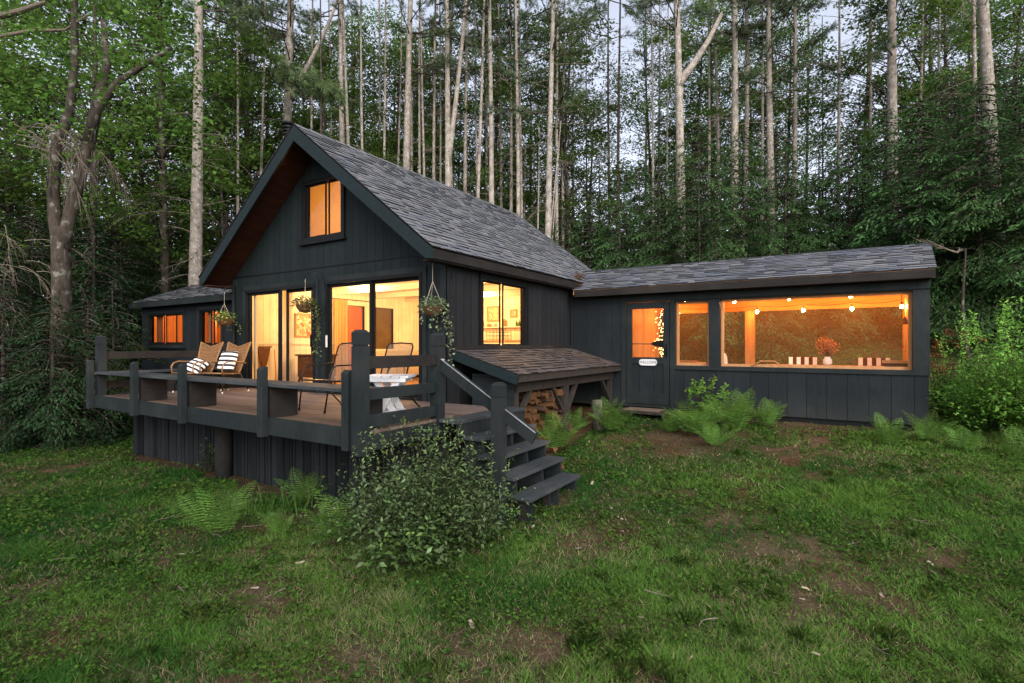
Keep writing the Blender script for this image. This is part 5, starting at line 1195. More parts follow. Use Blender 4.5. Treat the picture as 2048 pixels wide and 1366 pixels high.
bm = MB(); bm.tube([pxz(-40, 42), pxz(40, 22), pxz(90, 5), pxz(150, -30)], [.06, .055, .04, .03], 8); part('dead_branch', bm, M['twig'], bt, local=True); bm = MB(); bm.tube([pxz(-40, 80), pxz(60, 62), pxz(130, 60), pxz(175, 30)], [.04, .035, .025, .02], 8)
part('dead_branch', bm, M['twig'], bt, local=True)
VV, CC = [], []
for k in range(95):
    px, py = r_.uniform(-150, 420), r_.uniform(-160, 330) 
    if py > 260 and 60 < px < 250 and r_.random() < .5: continue
    c = np.array(pxz(px, py, 11.2, r_.uniform(-1.5, 2.5))); q = r_.normal(size=(70, 3)) * np.array([.5, .5, .16]); V, C = leaves(c + q, .12, np.array((.85, .9, .8)) * r_.uniform(.6, 1.3), r_, .5, .7); VV.append(V); CC.append(C)
link('crown', npmesh('crown', np.concatenate(VV), 4, M['leaf'], np.concatenate(CC)), bt)

# --- leafy wall of the woods
spots = [(-260, 17), (-120, 20), (-60, 15.5), (20, 18), (90, 23), (170, 17), (240, 20), (300, 24), (340, 18.5), (430, 22), (470, 27), (520, 24), (585, 28), (620, 25.5), (660, 31), (700, 27), (742, 29), (790, 27), (835, 31), (870, 28), (915, 33), (960, 30), (1005, 28), (1060, 33), (1110, 29), (1165, 35), (1310, 29), (1370, 33), (1440, 30), (1500, 35), (1560, 29), (1760, 25), (1830, 29), (1890, 23), (1940, 27), (2010, 21), (2080, 25), (2150, 19), (2230, 23), (-200, 26), (40, 29), (200, 30), (380, 33), (560, 36), (720, 38), (880, 40), (1090, 40), (1340, 41), (1540, 42), (1880, 36), (2050, 34), (450, 38), (300, 36), (100, 36), (-80, 33), (655, 24), (775, 26), (900, 26), (990, 26), (1130, 26), (1390, 27), (1530, 28), (1800, 25), (1850, 22), (400, 25), (350, 26), (480, 24), (-20, 22), (60, 20), (540, 28), (1020, 35), (1430, 36), (1780, 35)]
for k, (px, d) in enumerate(spots):
    near = d < 22
    maples[(k * 3 + (k // 5)) % 4].put(px + rg.uniform(-15, 15), d, rg.uniform(0, 6.28), rg.uniform(.9, 1.25), None, None)
# --- hemlocks
HG = 'dark hemlocks massed at the wood edge'
hems = []
for k, (H, R0, zb, nb) in enumerate(((6.4, 2.5, .25, 120), (7.6, 2.4, .3, 135), (4.6, 1.9, .15, 90))):
    P = trunk_path(H * .97, (rg.uniform(-.1, .1), 0), .04, rg); tm, _ = trunk_mb(P, .085, .012, rg, 8)
    bm, V, C = hemlock_crown(80 + k, H, R0, zb, nb)
    hems.append(Spread(proto('hemlock_tree', 'dark feathery hemlock', 'tree', HG, tm, M['barkdark'], bm, V, 4, C, M['hemlock'])))
HL = 'dark feathery hemlock massed with others behind the porch'
for k, (px, d, i, s, l) in enumerate([
    (1400, 17.5, 1, 1.02, 'tallest feathery hemlock rising behind the porch roof middle'), (1320, 18.5, 0, 1.0, HL), (1485, 18, 1, .98, HL), (1240, 19.5, 0, .95, HL), (1180, 20.5, 2, 1.2, HL), (1130, 21, 0, .85, HL), (1570, 19, 0, 1.05, HL), (1640, 20, 1, .95, HL), (1450, 21, 0, 1.15, HL), (1550, 22, 1, 1.05, HL), (1360, 21, 1, 1.0, HL), (1280, 22, 1, .95, HL), (1700, 19, 0, 1.1, HL), (1770, 18.5, 1, 1.0, HL), (1430, 15.8, 2, .8, HL), (1545, 15.2, 2, .75, HL), (1660, 15.6, 2, .7, HL), (1715, 22, 1, 1.1, HL)]):
    hems[i].put(px, d, rg.uniform(0, 6.28), s, l, HG)
HR = 'dark layered hemlock in the shade beyond the porch end'
for k, (px, d, i, s) in enumerate([(1840, 16, 0, 1.15), (1905, 17.5, 1, 1.1), (1960, 14.5, 0, 1.15), (2030, 15.5, 1, 1.05), (2100, 13.5, 0, 1.2), (1880, 20, 1, 1.2), (1990, 19, 1, 1.2), (2070, 18, 0, 1.3), (2170, 16, 1, 1.1), (1930, 23, 1, 1.3)]):
    hems[i].put(px, d, rg.uniform(0, 6.28), s, HR, 'hemlocks beyond the porch end')
HLf = 'dark drooping hemlock in the shade behind the side wing'
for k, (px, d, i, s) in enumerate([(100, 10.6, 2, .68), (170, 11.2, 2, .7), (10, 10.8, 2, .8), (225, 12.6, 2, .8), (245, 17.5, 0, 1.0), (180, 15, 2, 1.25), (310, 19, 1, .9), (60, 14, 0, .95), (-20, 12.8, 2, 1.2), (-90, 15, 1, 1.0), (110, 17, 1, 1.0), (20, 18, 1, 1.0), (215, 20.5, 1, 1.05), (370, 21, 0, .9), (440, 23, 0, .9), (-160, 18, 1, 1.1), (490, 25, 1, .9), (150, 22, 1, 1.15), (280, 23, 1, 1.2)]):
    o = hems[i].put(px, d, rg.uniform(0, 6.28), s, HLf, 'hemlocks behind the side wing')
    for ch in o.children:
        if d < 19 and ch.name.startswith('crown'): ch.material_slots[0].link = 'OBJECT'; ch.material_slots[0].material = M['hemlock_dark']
HB_ = 'green understory hemlock between the pale trunks above the roof'
for k, (px, d, i, s) in enumerate([(640, 26, 1, 1.0), (735, 27, 0, 1.0), (840, 26, 0, .9), (930, 26, 1, .9), (1010, 25, 0, .95), (1070, 24, 2, 1.3), (560, 27, 1, 1.0), (1110, 27, 1, 1.1), (1200, 27, 1, 1.1), (780, 31, 1, 1.3), (890, 32, 1, 1.2), (980, 31, 1, 1.2)]):
    hems[i].put(px, d, rg.uniform(0, 6.28), s, HB_, 'hemlocks between the pale trunks')
# one green pine bough in front of the chimney trunk
gbx, gby = at(640, 19); gbz = GROUND(gbx, gby)
P = trunk_path(15, (0, 0), .05, rg); tm, _ = trunk_mb(P, .07, .02, rg, 8)
bt2 = thing('pine_tree', 'thin pine with a soft green bough hanging in front of the trunk behind the chimney', 'tree', (gbx, gby, gbz))
part('trunk', tm, M['barkdark'], bt2, local=True, smooth=True)
pts = []; aim = []; bm = MB()
for k in range(210):
    t = rg.random(); a = np.array([hz(150, 19) - gbz, hz(200, 19) - gbz]); px = 545 + 140 * t; py = 140 + 55 * t + rg.normal() * 14 * (1 - .5 * t)
    x, y = at(px, 19 + rg.normal() * .35); pts.append((x - gbx, y - gby, hz(py, 19) - gbz)); aim.append((XD[0] * .8, YD[0] * .8, -.45))
V, C = needle_tuft(np.array(pts), rg, 22, .26, .012, (1.35, 1.45, 1.3), np.array(aim)); link('crown', npmesh('crown', V, 3, M['needle'], C), bt2)
x, y = at(540, 19); bm.tube([(0, 0, hz(230, 19) - gbz), tuple(pts[3]), (x - gbx, y - gby, hz(150, 19) - gbz)], [.03, .02, .01], 6); part('limb', bm, M['barkdark'], bt2, local=True)
# --- far woods: nobody could count it
VV, CC = [], []
for k in range(1500):
    a = rg.uniform(-1.35, 1.2); d = rg.uniform(46, 62); px = CXP + math.tan(a * .8) * FPX; x, y = at(px, d); z = GROUND(x, y) + rg.random() ** 1.2 * 9.5
    q = rg.normal(size=(26, 3)) * np.array([1.5, 1.5, .8]); V, C = leaves(np.array([x, y, z]) + q, .75, np.ones(3) * rg.uniform(.5, 1.2), rg, .2, .7); VV.append(V); CC.append(C)
o = link('far_woods', npmesh('far_woods', np.concatenate(VV), 4, M['farwood'], np.concatenate(CC))); o['kind'] = 'stuff'; o['label'] = 'dense dim woods closing the view behind the trees'
# ---------------------------------------------------------------- shrubs
def shrub(name, lbl, cat, loc, rad, h, n, size, col, leafm, seed, shoots=20, shoot_len=.35, asp=.5, group=None, lean=(0, 0), lump=.10):
    t = thing(name, lbl, cat, loc, 0, group); r_ = np.random.default_rng(seed); sm = MB(); VV, CC = [], []
    ns = max(10, n // 48); per = n // ns
    for k in range(ns):
        a = r_.uniform(0, 6.28); el = math.acos(1 - r_.random() * .93); rr = r_.uniform(.5, 1.0) * (1 + lump * (math.sin(3 * a + seed) * .6 + math.sin(5 * a + 2 * seed) * .4 + r_.normal() * .35))
        tip = np.array([math.sin(el) * math.cos(a) * rad * rr + lean[0], math.sin(el) * math.sin(a) * rad * rr + lean[1], .12 + (h - .12) * math.cos(el) ** .8 * rr * r_.uniform(.8, 1.08)])
        b = np.array([tip[0] * .12, tip[1] * .12, 0]); mid = (b + tip) / 2 + np.array([tip[0] * .10, tip[1] * .10, .10 * h])
        P = arc(tuple(b), tuple(mid), tuple(tip), 7); sm.tube(P, [.006 - .0007 * i for i in range(8)], 4)
        f = r_.uniform(.38, 1.04, per); PA = np.array([np.array(p) for p in P]); idx = np.clip(f * 7, 0, 6.999); i0 = idx.astype(int); w = (idx - i0)[:, None]
        q = PA[i0] * (1 - w) + PA[np.minimum(i0 + 1, 7)] * w + r_.normal(size=(per, 3)) * .085
        V, C = leaves(q, size, np.array(col) * r_.uniform(.55, 1.4), r_, .45, asp); VV.append(V); CC.append(C)
    for k in range(shoots):
        a = r_.uniform(0, 6.28); rr = rad * math.sqrt(r_.random()) * .85; p = np.array([math.cos(a) * rr + lean[0], math.sin(a) * rr + lean[1], h * (1 - (rr / rad) ** 2 * .45) * .92]); L = shoot_len * r_.uniform(.5, 1.2)
        d = np.array([math.cos(a) * .3 * r_.random(), math.sin(a) * .3 * r_.random(), 1]) + r_.normal(size=3) * .12; d /= np.linalg.norm(d); sm.tube([tuple(p - d * .3), tuple(p + d * L)], [.003, .0012], 4)
        m = int(L / .018) + 3; f = np.linspace(0, 1.02, m); q = p + d * L * f[:, None] + r_.normal(size=(m, 3)) * .008
        out = r_.normal(size=(m, 3)); out[:, 2] = np.abs(out[:, 2]) * .6 + .5; V, C = leaves(q, size * .8, np.array(col) * np.array([1.9, 1.8, 1.7]), r_, .2, asp * .85, dirs=out / np.linalg.norm(out, axis=1)[:, None]); VV.append(V); CC.append(C)
    part('stem', sm, M['stem'], t, local=True); link('foliage', npmesh('foliage', np.concatenate(VV), 4, M[leafm], np.concatenate(CC)), t); return t
p = (1.72, -2.34); shrub('shrub', 'large round grey green shrub in front of the deck corner and steps', 'shrub', (p[0], p[1], GROUND(*p)), 1.02, 1.14, 14500, .054, (.95, 1.0, .95), 'shrub', 1, 38, .34, .44, lean=(-.1, 0), lump=.24)
p = (1.95, -2.75); shrub('shrub', 'low dark leafy skirt of growth at the foot of the big shrub', 'shrub', (p[0], p[1], GROUND(*p)), .55, .42, 1500, .075, (.75, .85, .6), 'shrub', 2, 8, .15, .5)
x, y = at(2040, 7.9); shrub('shrub', 'bright green bushy shrub at the far corner of the porch', 'shrub', (x, y, GROUND(x, y)), 1.15, 1.82, 11500, .070, (1.15, 1.15, 1.0), 'leafbright', 3, 46, .42, .42)
x, y = at(2140, 7.4); shrub('shrub', 'second green shrub crowding the bright one by the porch corner', 'shrub', (x, y, GROUND(x, y)), 1.0, 1.7, 6500, .07, (.95, .98, .85), 'leafbright', 4, 22, .35, .42)
x, y = at(1925, 9.4); shrub('shrub', 'dark low shrub tucked against the porch end wall', 'shrub', (x, y, GROUND(x, y)), .6, 1.0, 1800, .08, (.6, .66, .55), 'leafbright', 5, 10, .3, .45)
x, y, z = gpt(1022, 1040); t = shrub('flowering_plant', 'small green plant with a few pink blossoms beside the bottom step', 'plant', (x, y, z), .22, .30, 620, .05, (.95, 1.05, .8), 'leafbright', 6, 8, .10, .5)
r_ = np.random.default_rng(2); V, C = leaf_cloud(16, (.03, -.05, .2), (.14, .14, .10), .035, (5, 1.6, 1.5), .3, seed=8, asp=.9); link('blossom', npmesh('blossom', V, 4, M['shrub'], C), t)
x, y, z = gpt(1420, 850); shrub('sapling', 'leafy young shrub with rounded light leaves below the porch window', 'plant', (x, y, z), .42, .72, 420, .105, (.62, .70, .6), 'leafbright', 7, 14, .22, .72)
x, y, z = gpt(420, 945); shrub('sapling', 'small spindly sapling by the deck skirt pier', 'plant', (x, y, z), .18, .42, 130, .06, (.5, .6, .5), 'shrub', 8, 4, .16, .5)
for k, (px, d, h) in enumerate(((60, 12.0, 1.5), (130, 11.9, 1.1), (20, 13, 1.9), (190, 13.2, 1.3), (260, 14.5, 1.5), (-50, 11.5, 1.4))):
    x, y = at(px, d); shrub('shrub', 'dark leafy brush under the trees beyond the deck', 'shrub', (x, y, GROUND(x, y)), 1.0, h, 1500, .12, (.16, .20, .14), 'leafbright', 40 + k, 10, .3, .55, 'brush under the trees beyond the deck')  # leaf colour lowered so the trees' shade is painted into the brush
x, y, z = gpt(262, 845); shrub('sapling', 'low light green seedlings at the lawn edge beyond the deck', 'plant', (x, y, z), .5, .35, 300, .08, (.55, .7, .5), 'leafbright', 60, 6, .15, .55)
# rust coloured perennials past the porch
x, y = at(1884, 9.6); t = thing('rust_flower', 'rust red flower heads on tall thin stems past the porch corner', 'plant', (x, y, GROUND(x, y))); sm = MB(); VV, CC = [], []; r_ = np.random.default_rng(3)
for k in range(16):
    a = r_.normal(size=2) * .18; h = r_.uniform(.7, 1.55); sm.tube([(a[0] * .3, a[1] * .3, 0), (a[0] * .8, a[1] * .8, h * .6), (a[0] * 1.2, a[1] * 1.2, h)], .004, 4)
    q = np.array([a[0] * 1.2, a[1] * 1.2, h]) + r_.normal(size=(34, 3)) * np.array([.06, .06, .05]); V, C = leaves(q, .05, (.75, .75, .75), r_, .3, .45); link('blossom', npmesh('blossom', V, 4, M['redleaf'], C), t)
part('stem', sm, M['stem'], t, local=True)
# ---------------------------------------------------------------- ferns: fronds shared between plants
def frond_mesh(seed, n=21, L=.75):
    r_ = np.random.default_rng(seed); V = []; rach = MB(); pts = []
    for i in range(n + 1):
        t = i / n; pts.append(np.array([L * (t * .80 - .08 * t * t), 0, L * (.72 * t - .50 * t * t)]))
    for i in range(3, n + 1):
        t = i / n; d = pts[min(i + 1, n)] - pts[i - 1]; d /= np.linalg.norm(d); w = L * .225 * math.sin(math.pi * min(1, (t * .93 + .06))) ** .75 * (1 - t * .32)
        for sg_ in (-1, 1):
            s = np.array([0, sg_, 0.0]) * .93 + d * .42 + np.array([0, 0, -.16 + r_.normal() * .05]); s /= np.linalg.norm(s); b = pts[i] + r_.normal(size=3) * .002
            hw = L * .0125 * (1 - .55 * t); k_ = lambda f: b + s * w * f + np.array([0, 0, -.14 * w * f * f])
            V += [k_(0) - d * hw * .5, k_(.5) - d * hw, k_(.5) + d * hw, k_(0) + d * hw * .5]          # two faces along each pinna
            V += [k_(.5) - d * hw, k_(.8) - d * hw * .7, k_(1.05), k_(.75) + d * hw * .8]
    V = np.array(V); C = np.ones((len(V) // 4, 3)) * r_.uniform(.8, 1.2, (len(V) // 4, 1))
    return npmesh('frond', V, 4, M['fern'], C), pts
FR = [frond_mesh(s) for s in (1, 2, 3)]
def fern(lbl, loc, size, n, seed, group=None, open_=1.0, spread=(0, 6.283)):
    t = thing('fern', lbl, 'fern', loc, 0, group); r_ = np.random.default_rng(seed)
    for k in range(n):
        o = link('frond', FR[k % 3][0], t); a = spread[0] + (spread[1] - spread[0]) * (k + r_.uniform(-.35, .35)) / n; s = size * r_.uniform(.7, 1.15)
        o.rotation_euler = (r_.normal() * .15, -r_.uniform(.30, 1.05) * open_, a); o.scale = (s, s, s); o.location = (.03 * math.cos(a), .03 * math.sin(a), 0)
    return t
def fern_at(lbl, px, py, size, n, seed, group=None, **k):
    x, y, z = gpt(px, py); return fern(lbl, (x, y, z - .01), size, n, seed, group, **k)
fern_at('tall feathery fern standing alone on the lawn in front of the deck', 440, 1078, 1.15, 11, 1)
fern_at('spreading fern at the near foot of the big shrub', 665, 1085, 1.00, 11, 2)
fern_at('small broad fern between the lone fern and the big shrub', 560, 1075, 0.62, 8, 3)
fern_at('dark fern in the shade of the deck skirt', 610, 1010, 0.85, 9, 4)
fern_at('light green fern arching beside the stair treads', 1112, 905, 1.16, 18, 5)
fern_at('small fern at the foot of the woodshed log pile', 1150, 862, 0.76, 12, 6)
fern_at('bushy fern between the woodshed and the porch step', 1222, 868, 1.16, 24, 7)
fern_at('fern clump hugging the porch wall under the first screen', 1395, 876, 1.28, 24, 8)
fern_at('long arching fern beside the rounded leaf sapling', 1470, 868, 1.40, 22, 9)
fern_at('smaller fern at the outer end of the porch fern clump', 1535, 856, 0.92, 16, 10)
fern_at('low fern at the front of the porch fern clump', 1425, 895, 0.85, 15, 11)
fern_at('wide fern near the porch corner', 1775, 893, .85, 15, 12)
fern_at('fern under the bright shrub at the porch corner', 1850, 885, .85, 14, 13)
fern_at('fern at the lawn edge below the bright shrub', 1935, 905, .72, 12, 14)
fern_at('last fern along the shrub border at the lawn edge', 2030, 915, .72, 12, 15)
fern_at('fern tucked at the side of the porch step', 1345, 868, 0.85, 13, 16)
# strap leaved clump by the skirt
x, y, z = gpt(590, 1015); t = thing('daylily_clump', 'clump of dark strap shaped leaves by the deck skirt', 'plant', (x, y, z)); V = []; r_ = np.random.default_rng(8)
for k in range(70):
    a = r_.uniform(0, 6.28); L = r_.uniform(.3, .6); d = np.array([math.cos(a), math.sin(a)]); s = np.array([-d[1], d[0], 0]) * .008; b = np.array([r_.normal() * .2, r_.normal() * .12, 0])
    q = [b + np.array([d[0] * L * .55 * f, d[1] * L * .55 * f, L * (1.25 * f - .85 * f * f)]) for f in (0, .33, .66, 1)]
    for i in range(3): V += [q[i] - s * (1 - i / 3.4), q[i] + s * (1 - i / 3.4), q[i + 1] + s * (1 - (i + 1) / 3.4), q[i + 1] - s * (1 - (i + 1) / 3.4)]
V = np.array(V); link('strap_leaves', npmesh('strap_leaves', V, 4, M['fern'], np.ones((len(V) // 4, 3)) * .55), t)

r_ = np.random.default_rng(31); n = 900; t_ = r_.random(n); P = np.stack([.26 - .35 * t_ + r_.normal(size=n) * .05, 4.25 + .95 * t_ + r_.normal(size=n) * .06, np.zeros(n)], 1); P[:, 2] = np.maximum(np.array([pz(v) for v in P[:, 1]]), np.array([roofz(v) if v < .2 else 0 for v in P[:, 0]])) + .02 + r_.random(n) * .05
dn = r_.normal(size=(n, 3)); dn[:, 2] *= .5; dn /= np.linalg.norm(dn, axis=1)[:, None]; sd = np.cross(dn, [0, 0, 1.0]); V = np.stack([P - sd * .004, P + sd * .004, P + dn * .09], 1).reshape(-1, 3)
V2 = []
for reg in range(2):
    m = 520; u_, v_ = r_.random(m), r_.random(m)
    if reg == 0: P = np.stack([.08 + 1.1 * u_, .2 + 4.0 * v_ ** .7, np.zeros(m)], 1); P[:, 2] = .86 - .295 * P[:, 0] + .022
    else: P = np.stack([-2.9 + 3.0 * u_, -.4 + 7 * v_, np.zeros(m)], 1); P[:, 2] = np.array([roofz(q) for q in P[:, 0]]) + .034
    dn = r_.normal(size=(m, 3)); dn[:, 2] = -dn[:, 0] * (.295 if reg == 0 else SL); dn /= np.linalg.norm(dn, axis=1)[:, None]; sd = np.cross(dn, [0, 0, 1.0]); V2.append(np.stack([P - sd * .003, P + sd * .003, P + dn * .10], 1).reshape(-1, 3))
V = np.concatenate([V] + V2); n = len(V) // 3
o = link('needle_litter', npmesh('needle_litter', V, 3, M['dryleaf'], np.array([.9, .62, .36]) * r_.uniform(.5, 1.2, (n, 1)))); o['kind'] = 'stuff'; o['label'] = 'brown pine needles caught in the roof valley'
# ================================================================ GROUND AND GRASS
def vnoise(x, y, s, seed):
    """smooth value noise 0..1"""
    r_ = np.random.default_rng(seed); T = r_.random((256, 256)); X, Y = x / s + 91.7, y / s + 53.3
    i, j = np.floor(X).astype(int), np.floor(Y).astype(int); f, g = X - i, Y - j; f, g = f * f * (3 - 2 * f), g * g * (3 - 2 * g); i %= 256; j %= 256; i2, j2 = (i + 1) % 256, (j + 1) % 256
    return T[i, j] * (1 - f) * (1 - g) + T[i2, j] * f * (1 - g) + T[i, j2] * (1 - f) * g + T[i2, j2] * f * g
def fbm(x, y, s, seed): return .5 * vnoise(x, y, s, seed) + .28 * vnoise(x, y, s * .45, seed + 1) + .22 * vnoise(x, y, s * .18, seed + 2)
BARE = [gpt(1370, 895) + (.8,), gpt(1330, 878) + (.5,), gpt(1650, 1115) + (.42,), gpt(1740, 1185) + (.36,), gpt(1790, 1215) + (.25,), gpt(1230, 1055) + (.5,), gpt(1180, 1085) + (.4,), gpt(1100, 1000) + (.35,), gpt(560, 1210) + (.3,), gpt(500, 1180) + (.3,), gpt(110, 1280) + (.4,), gpt(60, 1180) + (.35,), gpt(1450, 1040) + (.45,), gpt(700, 1320) + (.35,), gpt(1880, 1120) + (.3,), gpt(1080, 1280) + (.3,)]
def cover(x, y):
    """grass cover 0 (bare earth) .. 1 (thick)"""
    n = fbm(x, y, 1.1, 3); m = fbm(x, y, .35, 9); c = np.clip((n * .5 + m * .5 - .27) * 3.6, 0, 1)
    for bx, by, bz, r in BARE:
        q = np.exp(-(((x - bx) ** 2 + (y - by) ** 2) / r ** 2)); c = c * (1 - np.clip(q * 1.05 * (.25 + m), 0, .9))
    under = (y > -2.35 + .35 * m) & (x < 1.1) & (x > -6.5 + .5 * m); c = np.where(under, c * .06, c)
    c = np.where((x > -.1) & (x < 1.35) & (y > -.6) & (y < 4.4), c * .1, c)
    c = np.where((y > 4.15) & (x < 6.6) & (y < 7.3), c * .25, c)
    return c
def lawn(x, y):
    """1 on the mown clearing, 0 in the woods"""
    wob = (fbm(x, y, 2.2, 40) - .5) * 2.2
    a = np.clip((x + 11.8 + wob + .35 * (y + 2)) / 1.2, 0, 1) ; b = np.clip((14.5 + wob - y) / 2.5, 0, 1)
    return a * b
ax = np.unique(np.concatenate([np.arange(-14, 13, .12), np.linspace(-60, -14, 24), np.linspace(13, 60, 24), [-400, -200, -110, 110, 200, 400]]))
ay = np.unique(np.concatenate([np.arange(-8, 12, .12), np.linspace(12, 70, 40), np.linspace(-60, -8, 20), [-400, -200, -110, 110, 200, 400]]))
GX, GY = np.meshgrid(ax, ay, indexing='ij'); GZ = gz(GX, GY) + (fbm(GX, GY, .5, 77) - .5) * .05 * (np.abs(GX) < 16)
V = np.stack([GX, GY, GZ], 2).reshape(-1, 3); ny = len(ay); I, J = np.meshgrid(np.arange(len(ax) - 1), np.arange(ny - 1), indexing='ij'); q = (I * ny + J).ravel()
F = np.stack([q, q + ny, q + ny + 1, q + 1], 1)
me = bpy.data.meshes.new('ground'); me.vertices.add(len(V)); me.vertices.foreach_set('co', V.astype(np.float32).ravel()); me.loops.add(F.size); me.loops.foreach_set('vertex_index', F.astype(np.int32).ravel()); me.polygons.add(len(F)); me.polygons.foreach_set('loop_start', np.arange(0, F.size, 4, dtype=np.int32)); me.update(calc_edges=True)
me.polygons.foreach_set('use_smooth', [True] * len(F))
cv, lw = cover(GX, GY).ravel(), lawn(GX, GY).ravel(); n3 = fbm(GX, GY, .8, 15).ravel()
earth = np.array([.062, .030, .016]); earth2 = np.array([.090, .066, .042]); moss = np.array([.020, .032, .010]); litter = np.array([.020, .015, .010])
g = earth + (earth2 - earth) * np.clip(n3 * 2 - .6, 0, 1)[:, None]; g = g + (moss - g) * (np.clip(cv * 1.15, 0, .92))[:, None]; g = litter + (g - litter) * lw[:, None]
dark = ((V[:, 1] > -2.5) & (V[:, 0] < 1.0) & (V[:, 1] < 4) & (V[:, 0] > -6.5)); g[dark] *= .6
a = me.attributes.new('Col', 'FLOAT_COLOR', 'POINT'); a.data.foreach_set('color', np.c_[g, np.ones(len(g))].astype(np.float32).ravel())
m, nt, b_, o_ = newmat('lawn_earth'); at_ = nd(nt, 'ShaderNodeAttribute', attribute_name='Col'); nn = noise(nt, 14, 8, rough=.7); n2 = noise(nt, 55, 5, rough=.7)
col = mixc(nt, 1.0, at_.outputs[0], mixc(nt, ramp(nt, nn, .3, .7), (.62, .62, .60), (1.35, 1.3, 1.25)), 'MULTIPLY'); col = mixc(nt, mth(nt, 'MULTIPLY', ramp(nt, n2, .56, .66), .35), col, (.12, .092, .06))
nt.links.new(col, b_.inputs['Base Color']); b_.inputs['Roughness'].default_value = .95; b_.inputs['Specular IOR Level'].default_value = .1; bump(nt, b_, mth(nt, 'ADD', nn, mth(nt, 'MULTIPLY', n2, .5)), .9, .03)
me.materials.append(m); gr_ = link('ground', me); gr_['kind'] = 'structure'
# --- grass blades: density follows what the eye can resolve, cover decides where it grows
def scatter(n, seed, dmin=1.9, dmax=21.0, pw=1.0):
    r_ = np.random.default_rng(seed); d = dmin * (dmax / dmin) ** r_.random(n); lat = r_.uniform(-1.32, 1.32, n) * d
    x = CAM[0] + lat * XD[0] + d * XD[1]; y = CAM[1] + lat * YD[0] + d * YD[1]; return x, y, d, r_
def inside_build(x, y):
    return ((x > DX0) & (x < DX1) & (y > -1.7) & (y < 0)) | ((x > -11.4) & (x < 0) & (y >= 0) & (y < 7)) | ((x > 0) & (x < 6.5) & (y > 4.45) & (y < 7.2))
x, y, d, r_ = scatter(900000, 101)
c = cover(x, y) * lawn(x, y); dry = fbm(x, y, .9, 61); keep = (r_.random(len(x)) < .05 + c * .95) & (lawn(x, y) > .15) & ~inside_build(x, y)
x, y, d, c, dry = x[keep], y[keep], d[keep], c[keep], dry[keep]; n = len(x)
tuft = vnoise(x, y, .16, 5) ; h = (.014 + .042 * c * tuft ** 1.3 + .015 * r_.random(n)) * r_.uniform(.6, 1.4, n)
long_ = vnoise(x, y, .42, 88) > .80; h = np.where(long_, h * 1.7, h)
w = np.clip(.0011 * d, .0022, .012) * r_.uniform(.7, 1.3, n)
a1 = r_.uniform(0, 6.283, n); lean = r_.uniform(.3, 1.9, n) * h; a2 = a1 + r_.normal(size=n) * .8
B = np.stack([x, y, gz(x, y) + (fbm(x, y, .5, 77) - .5) * .05 - .004], 1); S = np.stack([-np.sin(a1), np.cos(a1), np.zeros(n)], 1) * w[:, None]
T = B + np.stack([np.cos(a2) * lean, np.sin(a2) * lean, h], 1)
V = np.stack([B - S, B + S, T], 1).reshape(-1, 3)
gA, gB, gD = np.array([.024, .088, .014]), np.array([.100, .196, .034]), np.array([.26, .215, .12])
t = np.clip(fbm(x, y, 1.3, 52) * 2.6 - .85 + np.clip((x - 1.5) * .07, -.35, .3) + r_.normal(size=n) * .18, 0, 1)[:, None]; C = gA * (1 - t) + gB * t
isdry = (r_.random(n) < np.clip((dry - .42) * .9 + (1 - c) * .16, .02, .40)); C[isdry] = gD * r_.uniform(.5, 1.15, (isdry.sum(), 1)); C *= r_.uniform(.7, 1.25, (n, 1)) * np.clip(.92 + .045 * (x - .5), .60, 1.05)[:, None]  # tone falls off towards negative x: tree shade put into blade colour
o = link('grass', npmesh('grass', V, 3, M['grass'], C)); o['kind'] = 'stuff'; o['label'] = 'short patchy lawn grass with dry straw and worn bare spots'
# --- tussocks of longer grass
r_ = np.random.default_rng(555); cx, cy, cd, r_ = scatter(700, 556, 2.4, 13); ok = (lawn(cx, cy) > .5) & (cover(cx, cy) > .35) & ~inside_build(cx, cy); cx, cy, cd = cx[ok], cy[ok], cd[ok]; k = 85
n = len(cx) * k; sz = np.repeat(r_.uniform(.4, 1.0, len(cx)) ** 1.5, k); a = r_.uniform(0, 6.283, n); rr = np.abs(r_.normal(size=n)) * .085 * sz; x = np.repeat(cx, k) + np.cos(a) * rr; y = np.repeat(cy, k) + np.sin(a) * rr; d = np.repeat(cd, k)
h = np.maximum(.02, sz * r_.uniform(.03, .105, n) * np.exp(-(rr / (.13 * sz)) ** 2)); w = np.clip(.0006 * d, .0014, .005); ln = r_.uniform(.2, .9, n) * h; a = a + r_.normal(size=n) * .7; B = np.stack([x, y, gz(x, y) - .004], 1); S = np.stack([-np.sin(a), np.cos(a), np.zeros(n)], 1) * w[:, None]
Mi = B + np.stack([np.cos(a) * ln * .35, np.sin(a) * ln * .35, h * .7], 1); T = B + np.stack([np.cos(a) * ln, np.sin(a) * ln, h * .95], 1)
V = np.stack([B - S, B + S, Mi + S * .7, T, Mi - S * .7], 1).reshape(-1, 3); base = np.where(r_.random((len(cx), 1)) < .55, np.array([[.070, .150, .030]]), np.array([[.115, .185, .045]])) * r_.uniform(.7, 1.15, (len(cx), 1)); C = np.repeat(base, k, 0) * r_.uniform(.7, 1.3, (n, 1))
o = link('grass_tussocks', npmesh('grass_tussocks', V, 5, M['grass'], C)); o['kind'] = 'stuff'; o['label'] = 'longer tussocks of grass dotted through the lawn'
